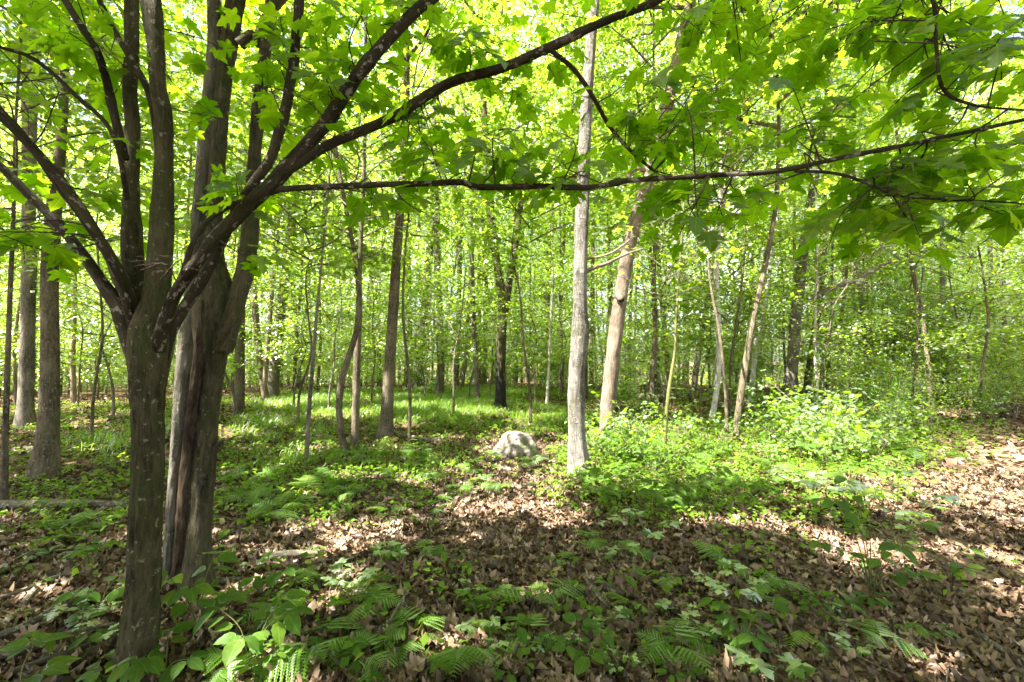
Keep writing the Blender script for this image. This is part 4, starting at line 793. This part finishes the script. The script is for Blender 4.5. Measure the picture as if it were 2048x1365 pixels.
fallen('fallen_branch', 'thin bowed stick crossing the litter left of the maple, above the sunny patch', 'stick', [(-20, 1214, 4), (60, 1188, 4), (120, 1164, 4), (180, 1155, 3)])
fallen('fallen_branch', 'pale stick lying at the bottom between the split tree and the ferns', 'stick', [(480, 1360, 5), (520, 1345, 6), (560, 1338, 5), (640, 1330, 3)])
fallen('fallen_branch', 'stick leaning from the foot of the split tree towards the round leaves', 'stick', [(410, 1185, 4), (445, 1175, 5), (480, 1170, 4)])
fallen('fallen_branch', 'straight pale stalk standing slanted between the bottom ferns', 'stick', [(778, 1275, 2), (795, 1245, 2), (816, 1210, 2)], lift=0.08)
fallen('fallen_branch', 'thin branch lying at the foot of the cracked brown trunk', 'stick', [(772, 865, 4), (810, 875, 3), (850, 884, 3), (890, 888, 2)])
fallen('fallen_branch', 'grey stick in the plants between the pale trunk and the footpath', 'stick', [(1395, 965, 4), (1430, 958, 4), (1480, 945, 3), (1510, 930, 2)])
fallen('fallen_branch', 'pale stick at the right edge of the footpath near the bottom', 'stick', [(1950, 1275, 4), (1980, 1300, 6), (2010, 1318, 5)])
fallen('fallen_branch', 'dark fallen branch in the brush right of the leaning trunk', 'log', [(1270, 800, 6), (1300, 812, 7), (1335, 806, 6), (1380, 800, 5)], lift=0.15, bark='brown_bark')
fallen('fallen_branch', 'low dark log behind the white birch', 'log', [(1425, 822, 6), (1460, 824, 7), (1500, 822, 6)], lift=0.1, bark='brown_bark')
fallen('fallen_branch', 'one of the brown sticks piled at the left foot of the maple, highest of them', 'stick', [(0, 1330, 6), (90, 1305, 6), (170, 1275, 5), (232, 1262, 4)], bark='brown_bark')
fallen('fallen_branch', 'one of the brown sticks piled at the left foot of the maple, lowest of them', 'stick', [(20, 1362, 6), (110, 1330, 6), (190, 1300, 5)], bark='brown_bark')

# ------------------------------------------------------------------ ferns
def frond_mesh(seed, L=0.30, stipe=0.16):
    g = np.random.default_rng(seed); V, F = [], []
    def quad(a, b, c, d): k = len(V); V.extend([a, b, c, d]); F.extend([(k, k+1, k+2), (k, k+2, k+3)])
    n = 40; t = np.linspace(0, 1, n); ax = np.stack([0.05*np.sin(t*3)+0*t, 0*t, 0*t], -1)
    def axis_pt(s):                                     # s in metres along stipe + rachis
        if s < stipe: u = s/stipe; return np.array([0.07*u*u, 0, stipe*(0.95*u)]), None
        u = (s-stipe)/L; return np.array([0.07 + L*(u*0.97), 0, stipe*0.95 + L*(0.22*u - 0.46*u*u)]), None
    prev = None
    for s in np.linspace(0, stipe+L, 16):
        p = axis_pt(s)[0]; w = 0.0022*(1-0.7*s/(stipe+L))
        if prev is not None:
            q, wq = prev; quad(q+[0, wq, 0], q-[0, wq, 0], p-[0, w, 0], p+[0, w, 0]); quad(q+[0, 0, wq], q-[0, 0, wq], p-[0, 0, w], p+[0, 0, w])
        prev = (p, w)
    np_ = 11
    for i in range(np_):
        u = i/np_; s = stipe + L*(0.02 + 0.96*u**0.92); p = axis_pt(s)[0]; pl = 0.62*L*(1-u)**1.05*(0.95 + 0.1*g.random()) + 0.006
        for sd in (1, -1):
            dv = np.array([0.45 + 0.2*u, sd*0.95, -0.05 - 0.25*g.random()]); dv /= np.linalg.norm(dv); side = np.cross([0, 0, 1.0], dv); side /= np.linalg.norm(side)
            m = max(4, int(10*(1-u)) + 2)
            quad(p + side*0.001, p - side*0.001, p + dv*pl - side*0.0004, p + dv*pl + side*0.0004)
            for j in range(m):
                v = (j + 0.35)/m; c = p + dv*pl*v + np.array([0, 0, -0.10*pl*v*v]); l2 = pl*(0.24 if i == 0 else 0.17 if i == 1 else 0.125)*(1-v)**0.7*g.uniform(0.85, 1.15) + 0.004; wd = 0.62*pl/m
                for s2 in (1, -1):
                    d2 = dv*0.55 + side*s2*0.9; d2 /= np.linalg.norm(d2); tip = c + d2*l2 + np.array([0, 0, -0.12*l2]); mid = c + d2*l2*0.45
                    quad(c, mid + dv*wd, tip, mid - dv*wd)
    return mk_mesh('frond', np.array(V), np.array(F), mats=[M['fern']], smooth=False)
FR = [frond_mesh(k, L, st) for k, (L, st) in enumerate([(0.30, 0.16), (0.34, 0.13), (0.26, 0.19), (0.31, 0.10), (0.24, 0.14)])]
def fern(px, py, sc, n, label, group=None, a0=None, pos=None):
    b = ground(px, py) if pos is None else pos; root = empty('fern', b, label, 'fern', group)
    if group: later(root, ('far small' if b[1] > 7.5 else 'mid') + (' four frond' if n == 4 else ' five frond') + ' fern', None, group)
    a0 = random.uniform(0, 6.28) if a0 is None else a0
    for k in range(n):
        s = 0.70*sc*random.uniform(0.6, 1.2); mt = Matrix.Rotation(a0 + k*6.283/n + random.uniform(-0.35, 0.35), 4, 'Z') @ Matrix.Rotation(random.uniform(-0.35, 0.3), 4, 'Y') @ Matrix.Rotation(random.uniform(-0.4, 0.4), 4, 'X') @ Matrix.Scale(s, 4)
        link('frond', FR[random.randrange(5)], root, mat=mt)
for (px, py, sc, n, lb) in [(640, 1320, 1.0, 5, 'large fern at the bottom edge right of the round leaved shrub'), (745, 1345, 0.95, 5, 'fern at the bottom edge, second from the round leaved shrub'), (905, 1345, 1.0, 6, 'broad fern at the bottom edge left of the middle'),
    (990, 1215, 1.05, 5, 'fern with spread fronds left of the mossy broken branch'), (1100, 1210, 0.95, 4, 'fern touching the upper end of the mossy broken branch'), (745, 1225, 0.9, 4, 'dark green fern above the bottom ferns, left of the pale stalk'), (560, 1230, 0.95, 4, 'fern right of the shrub at the split tree, above the bottom ferns'),
    (1345, 1320, 1.0, 4, 'fern with one sunlit frond near the bottom, right of the middle'), (1560, 1195, 1.1, 4, 'fern with long fronds right of the middle, below the sunny litter'), (1755, 1300, 1.05, 3, 'flat fern on the edge of the path near the bottom'), (1330, 1170, 0.8, 4, 'small fern between dead leaves right of the mossy branch'),
    (1265, 1115, 0.8, 4, 'small fern in the bare litter below the low bush'), (960, 975, 1.0, 5, 'fern just below the boulder on its left'), (1010, 985, 0.9, 4, 'fern just below the boulder'), (920, 985, 1.0, 5, 'fern on the left of the pair below the boulder'), (680, 1010, 1.1, 5, 'bright fern in the middle of the left herbs'),
    (780, 1045, 1.0, 5, 'bright fern on the upper edge of the sunny litter'), (880, 1025, 0.9, 4, 'fern left of the large sunny patch'), (560, 1040, 1.2, 6, 'big dark fern right of the split tree'), (520, 1010, 1.1, 5, 'dark fern beside the split tree'), (980, 925, 1.0, 5, 'dark fern left of the boulder foot'),
    (1250, 950, 1.1, 6, 'sunlit fern right of the pale trunk'), (1300, 930, 1.2, 6, 'brightest fern beside the yellowish stem'), (1230, 900, 1.1, 6, 'sunlit fern behind the pale trunk'), (1390, 1010, 1.1, 5, 'fern behind the low bush'), (1420, 950, 1.1, 6, 'fern in the herbs right of the yellowish stem'),
    (850, 960, 1.0, 5, 'fern among pale grass below the cracked brown trunk'), (1440, 1130, 0.9, 4, 'fern in half shade beside the sunny litter right of the middle'), (1180, 1090, 0.8, 4, 'small fern at the right end of the large sunny patch'), (1690, 1220, .8, 3, 'small fern below the big leaved shrub'), (690, 1290, .9, 4, 'fern right behind the large bottom fern'), (830, 1290, .95, 5, 'fern left of the pale slanted stalk foot'), (1060, 1290, .8, 4, 'fern left of the round leaved bottom seedling'), (600, 1160, .8, 4, 'small fern below the rotten wood'), (1260, 1230, .75, 4, 'fern near the foot of the dark rotten branch'),
    (460, 1350, .8, 4, 'fern at the bottom edge left of the pale stick'), (1620, 1290, .8, 4, 'fern right of the leafy bottom seedling'), (860, 1110, .8, 4, 'small fern in the middle of the bare litter'), (1400, 1300, .8, 4, 'fern left of the leafy bottom seedling'), (100, 1110, .9, 4, 'fern below the long thin log at the left'), (180, 1060, .9, 4, 'fern behind the maple, right of the log fern'), (1120, 1130, .7, 4, 'tiny fern above the mossy broken branch')]:
    fern(px, py, sc, n, lb)
cnt = 0
while cnt < 90:
    px, py = random.uniform(420, 1900), random.uniform(850, 1030)
    if 700 < px < 1150 and py > 960: continue
    if px > 1500 and py > 1000 - (px-1500)*0.2: continue
    if px < 1150 and random.random() < 0.45: continue
    fern(px, py, random.uniform(0.8, 1.25), random.choice((4, 5)), 'small fern in the green undergrowth between the litter and the trees', 'ferns of the undergrowth'); cnt += 1

# ------------------------------------------------------------------ leafy seedlings and shrubs
LM = {'ov': [mk_mesh('leaf', *t, mats=[M['shrub_o']]) for t in (LEAF_OVATE, LEAF_OVATE2)], 'be': [mk_mesh('leaf', *t, mats=[M['shrub_o']]) for t in (LEAF_BEECH, LEAF_BEECH)], 'ma': [mk_mesh('leaf', *t, mats=[M['shrub_o']]) for t in (LEAF_MAPLE, LEAF_MAPLE3)]}
def shrub(px, py, stems, ls, label, kind='ov', pairs=3, group=None, name='shrub', cat='shrub', stem='green_stem'):
    """stems: list of (dx, dy, height) in metres of each shoot's tip; leaves in opposite pairs along the shoot"""
    b = ground(px, py); root = empty(name, b, label, cat, group); tb = TB(); todo = []
    for (dx, dy, h) in stems:
        e = np.array([dx, dy, h]); m_ = e*[0.35, 0.35, 0.65] + np.array([random.uniform(-.02, .02), random.uniform(-.02, .02), 0]); S_ = spline([np.array([0, 0, -0.02]), m_, e], 12); tb.add(S_, np.linspace(0.004, 0.0018, 12), 5)
        T = e - m_; a = math.atan2(T[1], T[0])
        for k in range(pairs):
            p = S_[11 - k*2 if k*2 < 11 else 1]; s = ls*random.uniform(0.75, 1.15)*(1 - 0.12*k)
            for sd in (1, -1):
                todo.append((p, a + sd*random.uniform(0.9, 1.5), s))
        todo.append((S_[11], a, ls*random.uniform(0.8, 1.1)))
    for (p, az, s) in todo:
        dv = np.array([math.cos(az), math.sin(az), random.uniform(-0.3, 0.25)]); q = p + dv*0.018; tb.add(np.array([p, (p+q)/2, q]), 0.001, 3)
        Fr = frames(dv[None], np.array([[random.gauss(0, .25), random.gauss(0, .25) - 0.15, 1.0]]))[0]; mt = Matrix(Fr.tolist()).to_4x4() @ Matrix.Scale(s, 4); mt.translation = Vector(q)
        link('leaf', random.choice(LM[kind]), root, mat=mt)
    link('stem', tb.mesh('stem', M[stem]), root); return root
def fanout(n, r, h, a0=0.0, spread=6.283):
    return [(r*random.uniform(0.5, 1)*math.cos(a0 + spread*k/n + random.uniform(-.3, .3)), r*random.uniform(0.5, 1)*math.sin(a0 + spread*k/n + random.uniform(-.3, .3)), h*random.uniform(0.6, 1.1)) for k in range(n)]
for (px, py, st, ls, lb, kd, pr) in [
    (400, 1275, fanout(4, 0.20, 0.34), 0.105, 'round leaved shrub at the foot of the split tree', 'ov', 3), (500, 1330, fanout(4, 0.22, 0.28), 0.11, 'round leaved shrub right of the one at the split tree, near the bottom edge', 'ov', 3),
    (330, 1372, fanout(3, 0.16, 0.18), 0.10, 'round leaved shoots at the bottom edge right of the maple foot', 'ov', 2), (540, 1205, fanout(3, 0.13, 0.2), 0.085, 'small round leaved seedling below the rotten wood', 'ov', 2), (1165, 1345, fanout(4, 0.12, 0.20), 0.075, 'round leaved seedling at the bottom edge in the middle', 'ov', 3),
    (1490, 1330, fanout(4, 0.15, 0.28), 0.09, 'leafy seedling near the bottom, right of the fern with the sunlit frond', 'ov', 3), (1540, 1375, fanout(2, 0.1, 0.15), 0.10, 'maple seedling with one bright leaf at the bottom edge', 'ma', 1), (1480, 1215, fanout(4, 0.2, 0.2), 0.075, 'low seedling left of the fern with long fronds', 'ma', 2),
    (1745, 1185, [(-0.30, -0.1, 0.62), (-0.12, 0.05, 0.72), (0.12, 0.1, 0.62), (0.0, -0.2, 0.38), (0.28, -0.05, 0.45), (-0.38, -.1, 0.36), (.1, -.2, .22), (-.2, .15, .55)], 0.105, 'big leaved shrub in front of the sunny litter on the right', 'ov', 3), (1800, 1105, [(-0.2, 0.1, 0.5), (0.1, 0.1, 0.6), (0.35, 0, 0.42), (0, -0.1, 0.35)], 0.10, 'shrub with pale sunlit leaves behind the big leaved shrub', 'ma', 3),
    (1900, 1165, fanout(3, 0.18, 0.22), 0.085, 'low plant on the edge of the path, right of the big leaved shrub', 'be', 2), (200, 1235, fanout(4, 0.16, 0.24), 0.11, 'long leaved plant touching the maple trunk on its left', 'be', 2), (40, 1390, fanout(3, 0.15, 0.16), 0.13, 'wide leaves at the bottom left corner', 'ov', 1),
    (150, 1310, fanout(3, 0.14, 0.18), 0.08, 'small seedling among the sticks at the left foot of the maple', 'ov', 2), (235, 1385, fanout(2, 0.1, 0.12), 0.09, 'seedling at the very foot of the maple', 'ov', 2), (180, 1140, fanout(4, 0.2, 0.2), 0.09, 'seedling in half sun left of the maple trunk', 'be', 2),
    (1300, 1035, fanout(7, 0.5, 0.42), 0.11, 'low dark green bush right of the pale trunk', 'ov', 3), (1360, 1010, fanout(6, 0.45, 0.4), 0.10, 'bush with broad leaves right of the low dark green bush', 'ov', 3), (1250, 1000, fanout(5, 0.35, 0.3), 0.085, 'small bush between the pale trunk and the low dark green bush', 'ov', 2),
    (1345, 905, [(-0.3, 0, 0.9), (0.3, -0.1, 0.8), (0.55, -0.2, 0.62), (0, -0.2, 1.0), (.15, -.2, .75)], 0.105, 'shrub with drooping bright leaves beside the yellowish stem', 'be', 4), (700, 1190, fanout(3, 0.14, 0.22), 0.07, 'seedling on the left edge of the sunny litter', 'ma', 2),
    (1290, 1090, fanout(4, .25, .2), .08, 'maple seedling below the low dark green bush', 'ma', 2), (1630, 1010, fanout(6, .4, .4), .1, 'bush standing behind the big leaved shrub, left', 'ma', 3), (1700, 985, fanout(6, .45, .5), .1, 'bush standing right behind the pale leaved shrub', 'ov', 3)]:
    shrub(px, py, st, ls, lb, kd, pr)
for q in range(90):
    px, py = random.uniform(20, 1900), random.uniform(1040, 1365)
    if 232 < px < 470 or (px > 1650 and random.random() < 0.5): continue
    o = shrub(px, py, fanout(random.choice((1, 2, 3)), 0.07, random.uniform(0.05, 0.14)), random.uniform(0.03, 0.075), 'seedling', random.choice(('ov', 'ma', 'be')), random.choice((1, 2)), 'seedlings in the litter', 'seedling', 'seedling')
    later(o, ('bottom ' if py > 1250 else 'nearer ' if py > 1140 else '') + 'tiny litter seedling', None, 'seedlings in the litter')
# bushes of the undergrowth, in shared shapes
def bush_variant(seed, h, r, n, ls, tm):
    g = np.random.default_rng(seed); tb = TB(); C = []
    for k in range(9):
        a = k*2.4 + g.uniform(-.3, .3); e = np.array([r*math.cos(a)*g.uniform(.3, 1), r*math.sin(a)*g.uniform(.3, 1), h*g.uniform(0.5, 1.05)]); S_ = spline([np.zeros(3) - [0, 0, .03], e*[.4, .4, .6], e], 9); tb.add(S_, np.linspace(.007, .002, 9), 5); C += [S_[8], S_[6], S_[5], S_[4]]
    C = np.array(C); P = C[g.integers(0, len(C), n)] + g.normal(size=(n, 3))*[.14*r/.6, .14*r/.6, .05]; V, F = leaves(tm, P, rand_frames(n, .35, .3, g), ls*g.uniform(.7, 1.2, n))
    return tb.mesh('stems', M['stick']), mk_mesh('foliage', V, F, mats=[M['shrub']])
BU = [bush_variant(700+k, [0.7, 1.0, 1.5, 0.5, 2.0][k], [0.6, 0.7, 0.8, 0.5, 0.9][k], [200, 260, 380, 150, 480][k], [0.06, 0.075, 0.07, 0.06, 0.08][k], [LEAF_SMALL, LEAF_MID][k % 2]) for k in range(5)]
def bush(px, py, k, sc, label='leafy bush in the dense undergrowth on the right', group='bushes of the undergrowth'):
    b = ground(px, py); root = empty('bush', b, label, 'bush', group, random.uniform(0, 6.28), sc)
    if group: later(root, ('back ' if b[1] > 14 else 'middle ' if b[1] > 9.5 else 'front ') + ['low', 'knee-high', 'chest-high', 'lowest', 'tall'][k] + ' bush', None, group)
    link('stems', BU[k][0], root); link('foliage', BU[k][1], root)
for (px, py, k, sc) in ((1700, 872, 2, .8), (1745, 850, 4, .7), (1790, 880, 2, .75), (1660, 860, 2, .9), (1835, 845, 4, .75), (1925, 845, 2, .9), (1990, 835, 4, .8), (2030, 842, 2, .9), (1615, 880, 1, .9)): bush(px, py, k, sc)
bush(1860, 868, 2, 0.85, 'sunlit pale leaved bush at the bend of the footpath', None); bush(1800, 870, 1, 0.9, 'bush left of the sunlit bush at the bend of the footpath', None); bush(1965, 850, 1, 0.8, 'bush right of the sunlit bush at the bend of the footpath', None)
cnt = 0
while cnt < 66:
    px = random.uniform(1180, 2250)**1.0; py = random.uniform(775, 965)
    lim = 1000 - max(0, px-1450)*0.28
    if py > lim: continue
    if px < 1650 and py > 815 and random.random() < 0.6: continue
    k = random.choice((0, 0, 1, 3, 3)) if py > 850 else random.choice((0, 1, 2, 2, 4)) if px > 1650 else random.choice((0, 1, 1, 3))
    bush(px, py, k, random.uniform(0.7, 1.15)); cnt += 1
for q in range(60):
    bush(random.uniform(-100, 1250), random.uniform(764, 796), random.choice((1, 2, 2, 4)), random.uniform(0.7, 1.2), 'leafy bush low among the trunks at the back of the clearing', 'bushes at the back')

# ------------------------------------------------------------------ grass and low herbs
def ell(px, py, lst):
    m = np.zeros(len(px))
    for (cx, cy_, rx, ry, w) in lst: m = np.maximum(m, w*np.clip(1.6*(1.12-np.sqrt(((px-cx)/rx)**2 + ((py-cy_)/ry)**2)), 0, 1))
    return m
P = scatter(60000, 4.5, 22, 0.72, 50); px_, py_ = proj(P)
dens = ell(px_, py_, [(880, 820, 190, 42, 1), (630, 812, 130, 36, .9), (1080, 835, 110, 28, .7), (560, 860, 110, 34, .5), (190, 895, 80, 30, .7), (310, 860, 60, 30, .4), (750, 930, 160, 35, .25), (1250, 905, 90, 35, .35), (600, 930, 160, 35, .2), (880, 780, 400, 16, .6), (1050, 860, 80, 20, .4)])
dens *= np.clip(0.75 + 0.7*np.sin(P[:, 0]*2.1 + 1.3*np.sin(P[:, 1]*1.7))*np.cos(P[:, 1]*1.9 + P[:, 0]), 0.12, 1)
P = P[rng.random(len(P)) < dens]; nb = 5; P = np.repeat(P, nb, 0); n = len(P); P = P + np.stack([rng.normal(0, .035, n), rng.normal(0, .035, n), np.zeros(n)], -1)
a = rng.uniform(0, 6.28, n); hh = rng.uniform(.10, .26, n); ln = rng.uniform(.05, .22, n); dx, dy = np.cos(a), np.sin(a); w = rng.uniform(.0018, .0035, n) + 0.00012*P[:, 1]
z = np.zeros(n); sd = np.stack([-dy, dx, z], -1)*w[:, None]; b0 = P; m1 = P + np.stack([dx*ln*.35, dy*ln*.35, hh*.65], -1); t1 = P + np.stack([dx*ln, dy*ln, hh*.9], -1)
V = np.stack([b0-sd, b0+sd, m1+sd*.8, m1-sd*.8, t1], 1).reshape(-1, 3); k = np.arange(n)[:, None]*5
F = np.concatenate([k+[0, 1, 2], k+[0, 2, 3], k+[3, 2, 4]])
gr = link('grass', mk_mesh('grass', V, F, mats=[M['grass']])); tag(gr, 'soft fine grass growing in the sunny clearing', 'grass', kind='stuff')
P = scatter(34000, 2.2, 20, 0.62, 50); px_, py_ = proj(P)
dens = ell(px_, py_, [(600, 960, 330, 110, .5), (780, 940, 260, 70, .36), (1350, 950, 280, 110, .9), (1600, 890, 420, 100, .9), (1250, 860, 200, 60, .55), (150, 1000, 180, 150, .45), (150, 830, 260, 55, .4), (380, 800, 200, 40, .4), (700, 850, 500, 60, .3), (1000, 860, 250, 40, .22), (1750, 1020, 190, 70, .5), (1560, 1010, 220, 70, .5), (1900, 920, 160, 40, .5), (1500, 1150, 120, 120, .10), (560, 1200, 260, 110, .10), (900, 1250, 600, 130, .09), (1100, 790, 1200, 22, .6), (1900, 1200, 300, 200, .04)])
dens *= np.where(on_path(P) < 0.7, 0.15, 1.0); c = P[rng.random(len(P)) < dens]; npl = len(c); per = 6; P = np.repeat(c, per, 0); n = len(P); hp = np.repeat(rng.uniform(.04, .17, npl), per)
P = P + np.stack([rng.normal(0, .045, n), rng.normal(0, .045, n), hp*rng.uniform(.6, 1.05, n)], -1)
V, F = leaves(LEAF_HERB, P, rand_frames(n, .35, .15), rng.uniform(.03, .075, n)); hb = link('ground_cover', mk_mesh('ground_cover', V, F, mats=[M['herb']])); tag(hb, 'low mixed herbs and seedlings covering the forest floor', 'ground cover', kind='stuff')
nt = sum(len(m.polygons) for m in bpy.data.meshes); print('POLYS', nt, 'OBJS', len(bpy.data.objects))

settle_labels()
